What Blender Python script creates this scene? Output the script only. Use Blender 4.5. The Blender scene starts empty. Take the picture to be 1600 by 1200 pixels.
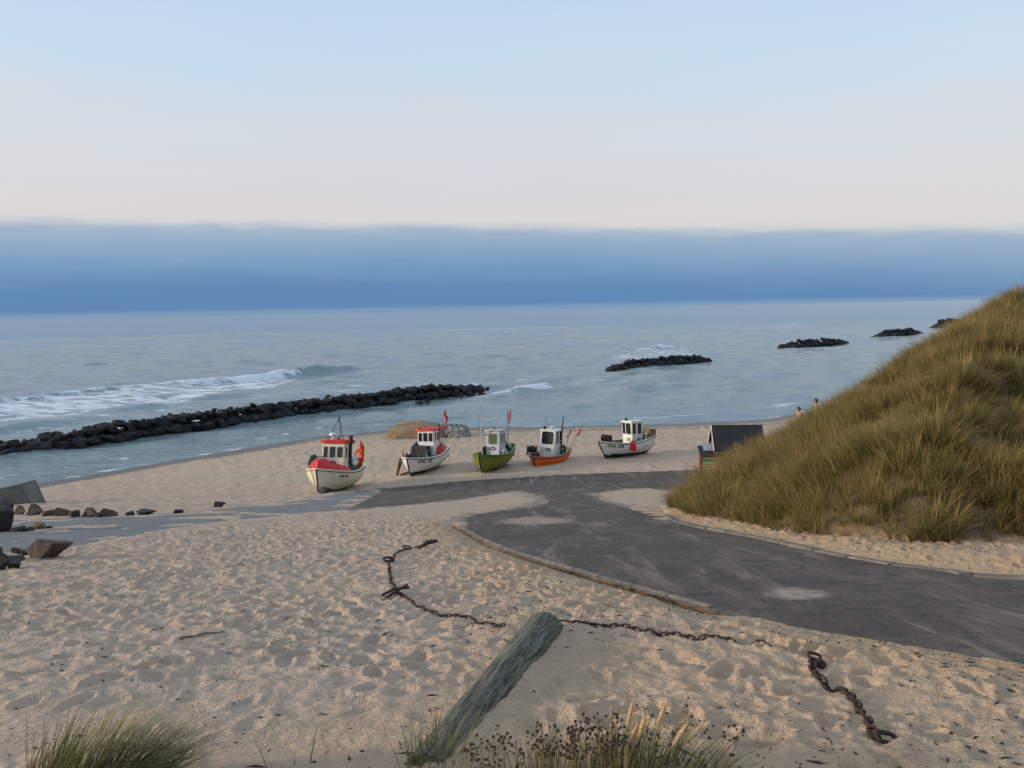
import bpy, bmesh, math, random
import numpy as np
from mathutils import Vector, Matrix, Euler

random.seed(7); RNG = np.random.default_rng(7)
SC = bpy.context.scene
COL = SC.collection
R = math.radians

# ------------------------------------------------------------------ camera
F_PX, PITCH, ROLL = 1202.0, R(5.63), R(1.116)
cF = Vector((0, math.cos(PITCH), -math.sin(PITCH)))
cR0, cU0 = Vector((1, 0, 0)), Vector((0, math.sin(PITCH), math.cos(PITCH)))
cU = cU0 * math.cos(ROLL) + cR0 * math.sin(ROLL)
cR = cR0 * math.cos(ROLL) - cU0 * math.sin(ROLL)
cam_data = bpy.data.cameras.new('camera')
cam_data.sensor_width = 36.0
cam_data.lens = 36.0 * F_PX / 1600.0
cam_data.clip_start = 0.05
cam_data.clip_end = 60000.0
cam = bpy.data.objects.new('camera', cam_data)
cam.matrix_world = Matrix(((cR.x, cU.x, -cF.x, 0), (cR.y, cU.y, -cF.y, 0), (cR.z, cU.z, -cF.z, 0), (0, 0, 0, 1)))
COL.objects.link(cam)
SC.camera = cam

# ------------------------------------------------------------------ sky, sun, exposure
SUN_EL, SUN_AZ = R(12.0), R(-100.0)          # azimuth from +Y (view direction), negative = left
world = bpy.data.worlds.new('World'); SC.world = world
world.use_nodes = True
NT = world.node_tree; NT.nodes.clear()
def nn(t, typ, **kw):
    n = t.nodes.new(typ)
    for k, v in kw.items(): setattr(n, k, v)
    return n
def math_node(t, op, a, b=None, c=None):
    n = nn(t, 'ShaderNodeMath', operation=op)
    for i, v in enumerate((a, b, c)):
        if v is None: continue
        if isinstance(v, (int, float)): n.inputs[i].default_value = v
        else: t.links.new(v, n.inputs[i])
    return n.outputs[0]
def mix_rgb(t, fac, a, b):
    n = nn(t, 'ShaderNodeMix', data_type='RGBA')
    for sock, v in ((n.inputs[0], fac), (n.inputs[6], a), (n.inputs[7], b)):
        if isinstance(v, (int, float)): sock.default_value = v
        elif isinstance(v, (tuple, list)): sock.default_value = (*v[:3], 1)
        else: t.links.new(v, sock)
    return n.outputs[2]
def ramp(t, fac, stops, interp='LINEAR'):
    n = nn(t, 'ShaderNodeValToRGB'); cr = n.color_ramp; cr.interpolation = interp
    while len(cr.elements) < len(stops): cr.elements.new(0.5)
    for e, (p, c) in zip(cr.elements, stops):
        e.position = p; e.color = (*c[:3], 1) if len(c) >= 3 else (c[0],) * 3 + (1,)
    t.links.new(fac, n.inputs[0])
    return n.outputs[0]
def maprange(t, v, a, b, c=0.0, d=1.0, smooth=True):
    n = nn(t, 'ShaderNodeMapRange', interpolation_type='SMOOTHSTEP' if smooth else 'LINEAR')
    t.links.new(v, n.inputs[0])
    for i, x in enumerate((a, b, c, d)): n.inputs[1 + i].default_value = x
    return n.outputs[0]
sky = nn(NT, 'ShaderNodeTexSky', sky_type='NISHITA', sun_disc=False)
sky.sun_elevation = SUN_EL; sky.sun_rotation = SUN_AZ
sky.altitude = 20; sky.air_density = 1.0; sky.dust_density = 1.5; sky.ozone_density = 1.0
skyc = nn(NT, 'ShaderNodeVectorMath', operation='SCALE'); NT.links.new(sky.outputs[0], skyc.inputs[0]); skyc.inputs[3].default_value = 0.10
tc = nn(NT, 'ShaderNodeTexCoord')
sep = nn(NT, 'ShaderNodeSeparateXYZ'); NT.links.new(tc.outputs['Generated'], sep.inputs[0])
# thin high veil of cloud that evens the clear sky out: cream just above the bank, pale blue higher up
wob = nn(NT, 'ShaderNodeTexNoise'); wob.inputs['Scale'].default_value = 2.2; wob.inputs['Detail'].default_value = 4
stretch = nn(NT, 'ShaderNodeMapping'); stretch.inputs['Scale'].default_value = (1, 1, 7)
NT.links.new(tc.outputs['Generated'], stretch.inputs[0]); NT.links.new(stretch.outputs[0], wob.inputs[0])
zz = math_node(NT, 'ADD', sep.outputs[2], math_node(NT, 'MULTIPLY', math_node(NT, 'SUBTRACT', wob.outputs[0], 0.5), 0.13))
veil = ramp(NT, zz, [(0.0, (0.60, 0.57, 0.585)), (0.13, (0.64, 0.605, 0.61)), (0.20, (0.62, 0.645, 0.69)), (0.29, (0.54, 0.66, 0.79)),
                     (0.42, (0.44, 0.59, 0.79)), (1.0, (0.43, 0.55, 0.72))])
clear = mix_rgb(NT, 0.82, skyc.outputs[0], veil)
# blue cloud bank lying on the sea horizon
edge_n = nn(NT, 'ShaderNodeTexNoise'); edge_n.inputs['Scale'].default_value = 3.0; edge_n.inputs['Detail'].default_value = 5
NT.links.new(stretch.outputs[0], edge_n.inputs[0])
edge_f = nn(NT, 'ShaderNodeTexNoise'); edge_f.inputs['Scale'].default_value = 11.0; edge_f.inputs['Detail'].default_value = 6; edge_f.inputs['Roughness'].default_value = 0.65
NT.links.new(stretch.outputs[0], edge_f.inputs[0])
fl = math_node(NT, 'MULTIPLY', math_node(NT, 'SUBTRACT', math_node(NT, 'MAXIMUM', sep.outputs[1], 0.45), 1.0), 0.10)
edge = math_node(NT, 'ADD', math_node(NT, 'ADD', math_node(NT, 'MULTIPLY', sep.outputs[0], -0.026), fl), math_node(NT, 'ADD', math_node(NT, 'MULTIPLY', math_node(NT, 'SUBTRACT', edge_n.outputs[0], 0.5), 0.026), math_node(NT, 'MULTIPLY', math_node(NT, 'SUBTRACT', edge_f.outputs[0], 0.5), 0.018)))
zb = math_node(NT, 'SUBTRACT', sep.outputs[2], edge)
bank_fac = maprange(NT, zb, 0.096, 0.114, 1.0, 0.0)
bank_col = ramp(NT, zb, [(0.0, (0.100, 0.203, 0.375)), (0.03, (0.102, 0.210, 0.385)), (0.06, (0.165, 0.280, 0.430)), (0.092, (0.265, 0.360, 0.475)), (0.112, (0.40, 0.45, 0.52))])
bank_col = mix_rgb(NT, maprange(NT, sep.outputs[2], 0.0, 0.007, 0.38, 0.0), bank_col, (0.29, 0.37, 0.44))
col = mix_rgb(NT, bank_fac, clear, bank_col)
bg = nn(NT, 'ShaderNodeBackground'); bg.inputs[1].default_value = 1.0
NT.links.new(col, bg.inputs[0])
wo = nn(NT, 'ShaderNodeOutputWorld'); NT.links.new(bg.outputs[0], wo.inputs[0])

sun_data = bpy.data.lights.new('sun', 'SUN'); sun_data.energy = 2.5; sun_data.angle = R(8.0); sun_data.color = (1.0, 0.86, 0.70)
sun = bpy.data.objects.new('sun', sun_data)
sd = Vector((math.sin(SUN_AZ) * math.cos(SUN_EL), math.cos(SUN_AZ) * math.cos(SUN_EL), math.sin(SUN_EL)))
sun.rotation_euler = sd.to_track_quat('Z', 'Y').to_euler(); sun.location = sd * 60
COL.objects.link(sun)
SC.view_settings.view_transform = 'Standard'; SC.view_settings.look = 'None'
SC.view_settings.exposure = 0.3; SC.view_settings.gamma = 1.0; SC.view_settings.use_curve_mapping = False

# ------------------------------------------------------------------ noise and geometry maths
def vnoise(x, y, seed=0):
    ix = np.floor(x); iy = np.floor(y); fx = x - ix; fy = y - iy
    fx = fx * fx * (3 - 2 * fx); fy = fy * fy * (3 - 2 * fy)
    def h(a, b):
        v = np.sin(a * 127.1 + b * 311.7 + seed * 74.7) * 43758.5453
        return v - np.floor(v)
    a = h(ix, iy); b = h(ix + 1, iy); c = h(ix, iy + 1); d = h(ix + 1, iy + 1)
    return a + (b - a) * fx + (c - a) * fy + (a - b - c + d) * fx * fy
def fbm(x, y, seed=0, oct=4):
    s = 0; a = 1; tot = 0
    for o in range(oct):
        s = s + a * vnoise(x * 2 ** o, y * 2 ** o, seed + o * 13); tot += a; a *= 0.5
    return s / tot
def sstep(a, b, x):
    t = np.clip((x - a) / (b - a), 0, 1); return t * t * (3 - 2 * t)
def seg_dist(x, y, pts):
    d = np.full(np.shape(x), 1e9)
    for (x0, y0), (x1, y1) in zip(pts[:-1], pts[1:]):
        dx, dy = x1 - x0, y1 - y0; L2 = dx * dx + dy * dy + 1e-12
        t = np.clip(((x - x0) * dx + (y - y0) * dy) / L2, 0, 1)
        d = np.minimum(d, np.hypot(x - x0 - t * dx, y - y0 - t * dy))
    return d
def poly_sd(x, y, pts):
    """signed distance, positive inside"""
    inside = np.zeros(np.shape(x), bool)
    n = len(pts)
    for i in range(n):
        (x0, y0), (x1, y1) = pts[i], pts[(i + 1) % n]
        if y0 == y1: continue
        c = ((y0 > y) != (y1 > y)) & (x < (x1 - x0) * (y - y0) / (y1 - y0) + x0)
        inside ^= c
    d = seg_dist(x, y, list(pts) + [pts[0]])
    return np.where(inside, d, -d)
def pixel_ray(px, py):
    return (cF + cR * ((px - 800) / F_PX) + cU * ((600 - py) / F_PX))
SEA_Z = -16.0
def sea_point(px, py):
    d = pixel_ray(px, py); k = SEA_Z / d.z
    return (d.x * k, d.y * k)
SHORE = [(-150, -60), (-75, 38)] + [sea_point(*p) for p in ((70, 757), (160, 741), (300, 717), (400, 700), (520, 681), (640, 672), (760, 669), (900, 667), (1050, 664), (1200, 657))] + [(62, 127), (150, 225), (400, 480), (1500, 1500)]
def shore_s(x, y):
    """distance to the waterline, positive on land"""
    big = SHORE + [(4000, -4000), (-150, -4000)]
    return poly_sd(x, y, big)
HILL = [(6.3, 29.5), (6.0, 25.5), (6.1, 22.0), (6.5, 18.4), (6.9, 16.0), (8.0, 14.7), (10.4, 14.4), (16, 15.7), (30, 20), (70, 34), (75, 75), (44, 62), (7.8, 33.8)]
def hill_h(x, y):
    sdp = poly_sd(x, y, HILL)
    back = seg_dist(x, y, [(70, 80), (44, 62), (7.8, 33.8)])
    fr = seg_dist(x, y, [(7.0, 32.5)] + HILL[:10])
    d = np.where(sdp > 0, np.minimum(fr, 1.45 * back), 0)
    h = 0.57 * d + 0.25 * (1 - np.exp(-d / 1.2))
    h = h + 0.55 * sstep(11.8, 15.5, d)
    h = h - 0.34 * np.exp(-((x - 12.6) ** 2 + (y - 31.0) ** 2) / 6.0) * (d > 0.5)
    h = np.where(h > 10, 10 + (h - 10) * 0.3, h)
    return h, sdp
def base_z(x, y):
    x = np.asarray(x, float); y = np.asarray(y, float)
    plane = -1.8 - 0.207 * y
    plane = np.where(y < -10, -1.8 + 2.07 + 0.06 * (-10 - y).clip(0, 60), plane)
    s = shore_s(x, y)
    beach = SEA_Z + np.where(s > 0, 0.055 * np.minimum(s, 50), 0.055 * np.maximum(s, -60))
    k = 0.35
    z = np.maximum(plane, beach) + k * np.log1p(np.exp(-np.abs(plane - beach) / k))
    z = np.where(s < -4, beach, z)
    h, _ = hill_h(x, y)
    return z + h + np.where(h > 0.5, (fbm(x * 0.35, y * 0.35, 5, 3) - 0.5) * 0.8 * np.clip((h - 0.5) / 1.5, 0, 1), 0)
def gp(px, py):
    """ground point seen at a pixel of the photograph"""
    d = pixel_ray(px, py); t = np.geomspace(2.0, 400, 4000)
    x, y, z = d.x * t, d.y * t, d.z * t
    below = z < base_z(x, y)
    i = int(np.argmax(below)) if below.any() else len(t) - 1
    lo, hi = t[max(i - 1, 0)], t[i]
    for _ in range(20):
        m = 0.5 * (lo + hi)
        if d.z * m < float(base_z(d.x * m, d.y * m)): hi = m
        else: lo = m
    return (d.x * hi, d.y * hi, d.z * hi)
def gp2(px, py): return gp(px, py)[:2]

# ------------------------------------------------------------------ materials
def new_mat(name):
    m = bpy.data.materials.new(name); m.use_nodes = True
    t = m.node_tree; t.nodes.clear()
    b = nn(t, 'ShaderNodeBsdfPrincipled'); o = nn(t, 'ShaderNodeOutputMaterial')
    t.links.new(b.outputs[0], o.inputs[0])
    return m, t, b
def noise_tex(t, scale, detail=4, rough=0.55, coord=None, dist=0.0):
    n = nn(t, 'ShaderNodeTexNoise'); n.inputs['Scale'].default_value = scale; n.inputs['Detail'].default_value = detail
    n.inputs['Roughness'].default_value = rough; n.inputs['Distortion'].default_value = dist
    if coord is not None: t.links.new(coord, n.inputs['Vector'])
    return n.outputs[0]
def bump(t, b, height, strength, dist):
    n = nn(t, 'ShaderNodeBump'); n.inputs['Strength'].default_value = strength; n.inputs['Distance'].default_value = dist
    t.links.new(height, n.inputs['Height'])
    t.links.new(n.outputs[0], b.inputs['Normal'])
    return n
def M(name, col, rough=0.6, var=0.18, scale=4.0, bmp=0.0, metal=0.0, dirt=None, dirt_amt=0.45, spec=0.5):
    m, t, b = new_mat(name)
    g = nn(t, 'ShaderNodeTexCoord').outputs['Object']
    n1 = noise_tex(t, scale, 5, 0.6, g)
    lo = tuple(c * (1 - var) for c in col); hi = tuple(min(1, c * (1 + var)) for c in col)
    c = mix_rgb(t, maprange(t, n1, 0.3, 0.7), lo, hi)
    if dirt:
        vm = nn(t, 'ShaderNodeMapping'); vm.inputs['Scale'].default_value = (1.6, 1.6, 0.28); t.links.new(g, vm.inputs[0])
        n2 = noise_tex(t, scale * 2.3, 7, 0.72, vm.outputs[0], 0.4)
        c = mix_rgb(t, maprange(t, n2, 0.5, 0.72, 0, dirt_amt), c, dirt)
    t.links.new(c, b.inputs['Base Color'])
    t.links.new(maprange(t, n1, 0.2, 0.8, max(0.03, rough - 0.1), min(1, rough + 0.1), False), b.inputs['Roughness'])
    b.inputs['Metallic'].default_value = metal
    b.inputs['Specular IOR Level'].default_value = spec
    if bmp: bump(t, b, noise_tex(t, scale * 6, 5, 0.65, g), 0.6, bmp)
    return m
GRIME = (0.16, 0.12, 0.08)
MAT = {}
for nm, args in {
    'white': ((0.74, 0.72, 0.66), 0.45, 0.06, 1.5, 0, 0, (0.34, 0.28, 0.18), 0.35),
    'cream': ((0.74, 0.67, 0.49), 0.45, 0.06, 1.5, 0, 0, (0.34, 0.27, 0.15), 0.35),
    'greywhite': ((0.50, 0.51, 0.50), 0.5, 0.06, 2, 0, 0, (0.30, 0.26, 0.20), 0.3),
    'red': ((0.60, 0.018, 0.016), 0.6, 0.15, 2, 0, 0, (0.25, 0.03, 0.02), 0.4),
    'redroof': ((0.68, 0.035, 0.012), 0.6, 0.12, 2, 0, 0, (0.36, 0.08, 0.06), 0.4),
    'green': ((0.145, 0.195, 0.012), 0.45, 0.12, 1.5, 0, 0, (0.06, 0.07, 0.015), 0.4),
    'darkgreen': ((0.012, 0.085, 0.055), 0.6, 0.2, 3, 0.01, 0, None),
    'teal': ((0.06, 0.20, 0.16), 0.55, 0.15, 3, 0, 0, None),
    'orange': ((0.74, 0.115, 0.014), 0.55, 0.12, 1.5, 0, 0, (0.24, 0.06, 0.02), 0.4),
    'flagorange': ((0.85, 0.12, 0.01), 0.7, 0.1, 5, 0, 0, None),
    'flagred': ((0.62, 0.03, 0.035), 0.7, 0.15, 5, 0, 0, None),
    'flagpink': ((0.75, 0.22, 0.18), 0.75, 0.15, 5, 0, 0, None),
    'black': ((0.014, 0.014, 0.016), 0.5, 0.3, 4, 0, 0, (0.05, 0.045, 0.04), 0.5),
    'tarp': ((0.014, 0.015, 0.018), 0.55, 0.3, 4, 0.02, 0, None),
    'bottomred': ((0.16, 0.035, 0.02), 0.7, 0.2, 3, 0, 0, GRIME, 0.6),
    'bottomblack': ((0.02, 0.022, 0.02), 0.7, 0.3, 3, 0, 0, GRIME, 0.5),
    'bottomgreen': ((0.018, 0.055, 0.045), 0.7, 0.3, 3, 0, 0, GRIME, 0.3),
    'deck': ((0.16, 0.15, 0.13), 0.75, 0.25, 3, 0, 0, GRIME, 0.6),
    'wood': ((0.17, 0.115, 0.07), 0.8, 0.3, 5, 0.01, 0, None),
    'rust': ((0.085, 0.034, 0.016), 0.85, 0.5, 14, 0.01, 0, (0.16, 0.06, 0.02), 0.6),
    'chain': ((0.040, 0.019, 0.012), 0.85, 0.5, 30, 0.004, 0, (0.12, 0.045, 0.018), 0.5),
    'steel': ((0.30, 0.30, 0.30), 0.4, 0.15, 6, 0, 0.7, (0.16, 0.10, 0.07), 0.5),
    'pole': ((0.40, 0.40, 0.38), 0.5, 0.1, 4, 0, 0, None),
    'rubber': ((0.02, 0.02, 0.02), 0.75, 0.2, 6, 0, 0, None),
    'float': ((0.72, 0.72, 0.70), 0.45, 0.08, 6, 0, 0, GRIME, 0.25),
    'rope': ((0.05, 0.045, 0.04), 0.9, 0.2, 20, 0, 0, None),
    'tan': ((0.34, 0.27, 0.17), 0.75, 0.15, 5, 0.01, 0, None),
    'netgrey': ((0.13, 0.14, 0.13), 0.9, 0.5, 12, 0.03, 0, (0.30, 0.31, 0.29), 0.6),
    'redwall': ((0.30, 0.035, 0.018), 0.75, 0.2, 3, 0, 0, (0.14, 0.025, 0.015), 0.5),
    'roofblack': ((0.013, 0.014, 0.017), 0.8, 0.25, 6, 0.006, 0, None),
    'zinc': ((0.36, 0.40, 0.45), 0.4, 0.08, 3, 0, 0.3, None),
    'signgreen': ((0.10, 0.27, 0.09), 0.5, 0.1, 3, 0, 0, None),
    'trim': ((0.62, 0.60, 0.54), 0.6, 0.08, 3, 0, 0, GRIME, 0.25),
    'skin': ((0.48, 0.26, 0.18), 0.55, 0.08, 6, 0, 0, None),
    'hair': ((0.018, 0.012, 0.010), 0.5, 0.3, 20, 0, 0, None),
    'tantop': ((0.30, 0.20, 0.11), 0.85, 0.1, 8, 0, 0, None),
    'browntop': ((0.26, 0.11, 0.05), 0.85, 0.1, 8, 0, 0, None),
    'jeans': ((0.03, 0.04, 0.07), 0.85, 0.15, 8, 0, 0, None),
}.items():
    MAT[nm] = M(nm, *args)
def glass_mat():
    m, t, b = new_mat('window_glass')
    b.inputs['Base Color'].default_value = (0.016, 0.018, 0.022, 1); b.inputs['Roughness'].default_value = 0.06
    return m
MAT['glass'] = glass_mat()
m, t, b = new_mat('green_glass'); b.inputs['Base Color'].default_value = (0.10, 0.13, 0.07, 1); b.inputs['Roughness'].default_value = 0.12; MAT['greenglass'] = m

def sand_mat():
    m, t, b = new_mat('sand')
    g = nn(t, 'ShaderNodeNewGeometry').outputs['Position']
    big = noise_tex(t, 0.16, 4, 0.55, g); mid = noise_tex(t, 1.7, 5, 0.6, g); fine = noise_tex(t, 38, 4, 0.7, g)
    c = mix_rgb(t, maprange(t, big, 0.35, 0.65), (0.53, 0.392, 0.282), (0.60, 0.430, 0.295))
    c = mix_rgb(t, maprange(t, mid, 0.3, 0.75, 0, 0.4), c, (0.37, 0.28, 0.21))
    c = mix_rgb(t, maprange(t, fine, 0.35, 0.75, 0, 0.3), c, (0.30, 0.23, 0.17))
    def att(n):
        a = nn(t, 'ShaderNodeAttribute'); a.attribute_name = n; return a.outputs['Fac']
    speck = noise_tex(t, 16, 3, 0.6, g)
    patch = noise_tex(t, 0.7, 3, 0.5, g)
    c = mix_rgb(t, math_node(t, 'MULTIPLY', maprange(t, speck, 0.66, 0.72, 0, 0.75), maprange(t, patch, 0.42, 0.62)), c, (0.09, 0.06, 0.045))
    warm = att('warm'); c = mix_rgb(t, math_node(t, 'MULTIPLY', warm, 0.8), c, (0.52, 0.335, 0.185))
    wr = math_node(t, 'MULTIPLY', att('wrack'), maprange(t, noise_tex(t, 1.1, 6, 0.75, g, 0.5), 0.45, 0.60))
    c = mix_rgb(t, math_node(t, 'MULTIPLY', wr, 0.9), c, (0.035, 0.028, 0.022))
    wet = att('wet'); c = mix_rgb(t, wet, c, (0.135, 0.108, 0.082))
    lit = att('litter'); c = mix_rgb(t, lit, c, (0.115, 0.080, 0.036))
    t.links.new(c, b.inputs['Base Color'])
    t.links.new(maprange(t, wet, 0, 1, 0.95, 0.35), b.inputs['Roughness'])
    b.inputs['Specular IOR Level'].default_value = 0.25
    far = noise_tex(t, 3.4, 5, 0.62, g, 0.4)
    hsum = math_node(t, 'ADD', math_node(t, 'MULTIPLY', far, 0.14), math_node(t, 'ADD', math_node(t, 'MULTIPLY', noise_tex(t, 8, 5, 0.65, g, 0.5), 0.075), math_node(t, 'MULTIPLY', noise_tex(t, 24, 3, 0.6, g), 0.018)))
    # wheel tracks of the boat tractor on the beach
    sp = nn(t, 'ShaderNodeSeparateXYZ'); t.links.new(g, sp.inputs[0]); trk = None
    for (ux, uy, rad_) in ((-19, 55, 3.6), (-19, 55, 5.0), (-25, 56, 3.4), (-25, 56, 4.8), (34, -5, 100), (34, -5, 98.4), (34, -5, 93), (34, -5, 91.4), (30, -8, 105), (40, 150, 92), (40, 150, 90.4)):
        dd = nn(t, 'ShaderNodeVectorMath', operation='DISTANCE'); dd.inputs[1].default_value = (ux, uy, 0)
        fl_ = nn(t, 'ShaderNodeCombineXYZ'); t.links.new(sp.outputs[0], fl_.inputs[0]); t.links.new(sp.outputs[1], fl_.inputs[1]); t.links.new(fl_.outputs[0], dd.inputs[0])
        k = maprange(t, math_node(t, 'ABSOLUTE', math_node(t, 'SUBTRACT', dd.outputs['Value'], rad_)), 0.05, 0.32, 1, 0)
        trk = k if trk is None else math_node(t, 'MAXIMUM', trk, k)
    trk = math_node(t, 'MULTIPLY', trk, maprange(t, sp.outputs[1], 44, 50))
    hsum = math_node(t, 'SUBTRACT', hsum, math_node(t, 'MULTIPLY', trk, 0.10))
    bump(t, b, hsum, 0.9, 1.0)
    return m
def asphalt_mat():
    m, t, b = new_mat('asphalt')
    g = nn(t, 'ShaderNodeNewGeometry').outputs['Position']
    a = noise_tex(t, 0.5, 5, 0.6, g); f = noise_tex(t, 45, 3, 0.7, g)
    c = mix_rgb(t, maprange(t, a, 0.3, 0.7), (0.078, 0.057, 0.044), (0.130, 0.098, 0.076))
    c = mix_rgb(t, maprange(t, noise_tex(t, 3.0, 8, 0.8, g), 0.47, 0.62, 0, 0.7), c, (0.040, 0.032, 0.027))
    c = mix_rgb(t, maprange(t, noise_tex(t, 18, 4, 0.75, g), 0.50, 0.68, 0, 0.6), c, (0.19, 0.155, 0.12))
    # blown sand caught along the tyre lines
    mp = nn(t, 'ShaderNodeMapping'); mp.inputs['Rotation'].default_value = (0, 0, R(-29)); mp.inputs['Scale'].default_value = (1.6, 0.16, 1)
    t.links.new(g, mp.inputs[0])
    st = noise_tex(t, 1.0, 7, 0.72, mp.outputs[0], 0.3)
    c = mix_rgb(t, maprange(t, st, 0.50, 0.68, 0, 0.62), c, (0.30, 0.235, 0.175))
    sa = nn(t, 'ShaderNodeAttribute'); sa.attribute_name = 'sandy'
    dust = math_node(t, 'ADD', sa.outputs['Fac'], math_node(t, 'MULTIPLY', math_node(t, 'SUBTRACT', noise_tex(t, 6.0, 8, 0.8, g), 0.5), 1.5))
    c = mix_rgb(t, math_node(t, 'MULTIPLY', maprange(t, dust, 0.40, 0.85, 0, 0.85), maprange(t, sa.outputs['Fac'], 0.02, 0.2)), c, (0.44, 0.335, 0.25))
    v = nn(t, 'ShaderNodeTexVoronoi', feature='DISTANCE_TO_EDGE'); v.inputs['Scale'].default_value = 0.28
    wv = nn(t, 'ShaderNodeVectorMath', operation='ADD'); nz = nn(t, 'ShaderNodeTexNoise'); nz.inputs['Scale'].default_value = 1.2; t.links.new(g, nz.inputs[0])
    t.links.new(g, wv.inputs[0]); t.links.new(nz.outputs[1], wv.inputs[1]); t.links.new(wv.outputs[0], v.inputs['Vector'])
    crack = maprange(t, v.outputs['Distance'], 0.0, 0.010, 1, 0)
    c = mix_rgb(t, math_node(t, 'MULTIPLY', crack, maprange(t, a, 0.5, 0.6, 0, 0.8)), c, (0.02, 0.018, 0.017))
    t.links.new(c, b.inputs['Base Color']); b.inputs['Roughness'].default_value = 0.9; b.inputs['Specular IOR Level'].default_value = 0.3
    bump(t, b, math_node(t, 'ADD', math_node(t, 'MULTIPLY', f, 0.008), math_node(t, 'MULTIPLY', st, 0.03)), 0.8, 1.0)
    return m
def concrete_mat(name, lo, hi, sc=1.0, sandy=0.5):
    m, t, b = new_mat(name)
    g = nn(t, 'ShaderNodeNewGeometry').outputs['Position']
    a = noise_tex(t, 0.8 * sc, 6, 0.65, g); f = noise_tex(t, 30, 4, 0.7, g)
    c = mix_rgb(t, maprange(t, a, 0.3, 0.7), lo, hi)
    c = mix_rgb(t, maprange(t, f, 0.45, 0.75, 0, 0.5), c, tuple(x * 0.55 for x in lo))
    s2 = noise_tex(t, 1.7, 6, 0.75, g, 0.5)
    c = mix_rgb(t, maprange(t, s2, 0.52, 0.7, 0, sandy), c, (0.34, 0.265, 0.195))
    t.links.new(c, b.inputs['Base Color']); b.inputs['Roughness'].default_value = 0.88; b.inputs['Specular IOR Level'].default_value = 0.3
    bump(t, b, math_node(t, 'ADD', math_node(t, 'MULTIPLY', f, 0.01), math_node(t, 'MULTIPLY', a, 0.05)), 0.7, 1.0)
    return m
def rock_mat(name, lo, hi, brown, brown_amt=0.3, scale=1.5):
    m, t, b = new_mat(name)
    tcn = nn(t, 'ShaderNodeTexCoord'); g = nn(t, 'ShaderNodeNewGeometry').outputs['Position']
    oi = nn(t, 'ShaderNodeObjectInfo').outputs['Random']
    a = noise_tex(t, scale, 6, 0.65, g); f = noise_tex(t, scale * 9, 5, 0.7, g)
    c = mix_rgb(t, maprange(t, a, 0.3, 0.7), lo, hi)
    c = mix_rgb(t, math_node(t, 'MULTIPLY', maprange(t, oi, 0.55, 0.95), brown_amt), c, brown)
    c = mix_rgb(t, maprange(t, f, 0.45, 0.75, 0, 0.45), c, tuple(x * 0.4 for x in lo))
    t.links.new(c, b.inputs['Base Color']); b.inputs['Roughness'].default_value = 0.78; b.inputs['Specular IOR Level'].default_value = 0.35
    bump(t, b, math_node(t, 'ADD', math_node(t, 'MULTIPLY', f, 0.05), math_node(t, 'MULTIPLY', a, 0.15)), 0.7, 1.0)
    return m
def log_mat():
    m, t, b = new_mat('weathered_timber')
    g = nn(t, 'ShaderNodeTexCoord').outputs['Object']
    mp = nn(t, 'ShaderNodeMapping'); mp.inputs['Scale'].default_value = (22, 22, 1.3); t.links.new(g, mp.inputs[0])
    gr = noise_tex(t, 1.6, 8, 0.7, mp.outputs[0], 0.8); big = noise_tex(t, 1.6, 4, 0.6, g)
    c = mix_rgb(t, maprange(t, big, 0.35, 0.68), (0.115, 0.102, 0.075), (0.125, 0.138, 0.080))
    c = mix_rgb(t, maprange(t, gr, 0.45, 0.62), c, (0.235, 0.212, 0.160))
    c = mix_rgb(t, maprange(t, gr, 0.40, 0.47, 0.9, 0), c, (0.028, 0.024, 0.018))
    t.links.new(c, b.inputs['Base Color']); b.inputs['Roughness'].default_value = 0.9
    bump(t, b, gr, 0.9, 0.05)
    return m
def grass_mat(name, dry, green, dark, pos_scale=0.30):
    m, t, b = new_mat(name)
    g = nn(t, 'ShaderNodeNewGeometry').outputs['Position']
    oi = nn(t, 'ShaderNodeObjectInfo').outputs['Random']
    p = noise_tex(t, pos_scale, 4, 0.6, g); q = noise_tex(t, pos_scale * 6, 3, 0.6, g)
    a = nn(t, 'ShaderNodeAttribute'); a.attribute_name = 'along'
    bl = nn(t, 'ShaderNodeAttribute'); bl.attribute_name = 'blade'
    mixv = math_node(t, 'ADD', math_node(t, 'ADD', math_node(t, 'MULTIPLY', p, 1.3), math_node(t, 'MULTIPLY', oi, 0.5)), math_node(t, 'MULTIPLY', bl.outputs['Fac'], 0.5))
    c = mix_rgb(t, maprange(t, mixv, 0.95, 1.60), green, dry)
    c = mix_rgb(t, maprange(t, q, 0.42, 0.68, 0, 0.65), c, dark)  # dark patches of colour, put in partly as shade between the tufts
    c = mix_rgb(t, maprange(t, a.outputs['Fac'], 0.55, 1.0, 0, 0.5), c, tuple(min(1, x * 1.6) for x in dry))
    c = mix_rgb(t, maprange(t, bl.outputs['Fac'], 0.80, 0.92, 0, 0.75), c, tuple(min(1, x * 1.45) for x in dry))
    t.links.new(c, b.inputs['Base Color']); b.inputs['Roughness'].default_value = 0.65; b.inputs['Specular IOR Level'].default_value = 0.25
    tr = nn(t, 'ShaderNodeBsdfTranslucent'); t.links.new(c, tr.inputs[0])
    ms = nn(t, 'ShaderNodeMixShader'); ms.inputs[0].default_value = 0.28
    t.links.new(b.outputs[0], ms.inputs[1]); t.links.new(tr.outputs[0], ms.inputs[2])
    out = [n for n in t.nodes if n.type == 'OUTPUT_MATERIAL'][0]; t.links.new(ms.outputs[0], out.inputs[0])
    return m
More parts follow.
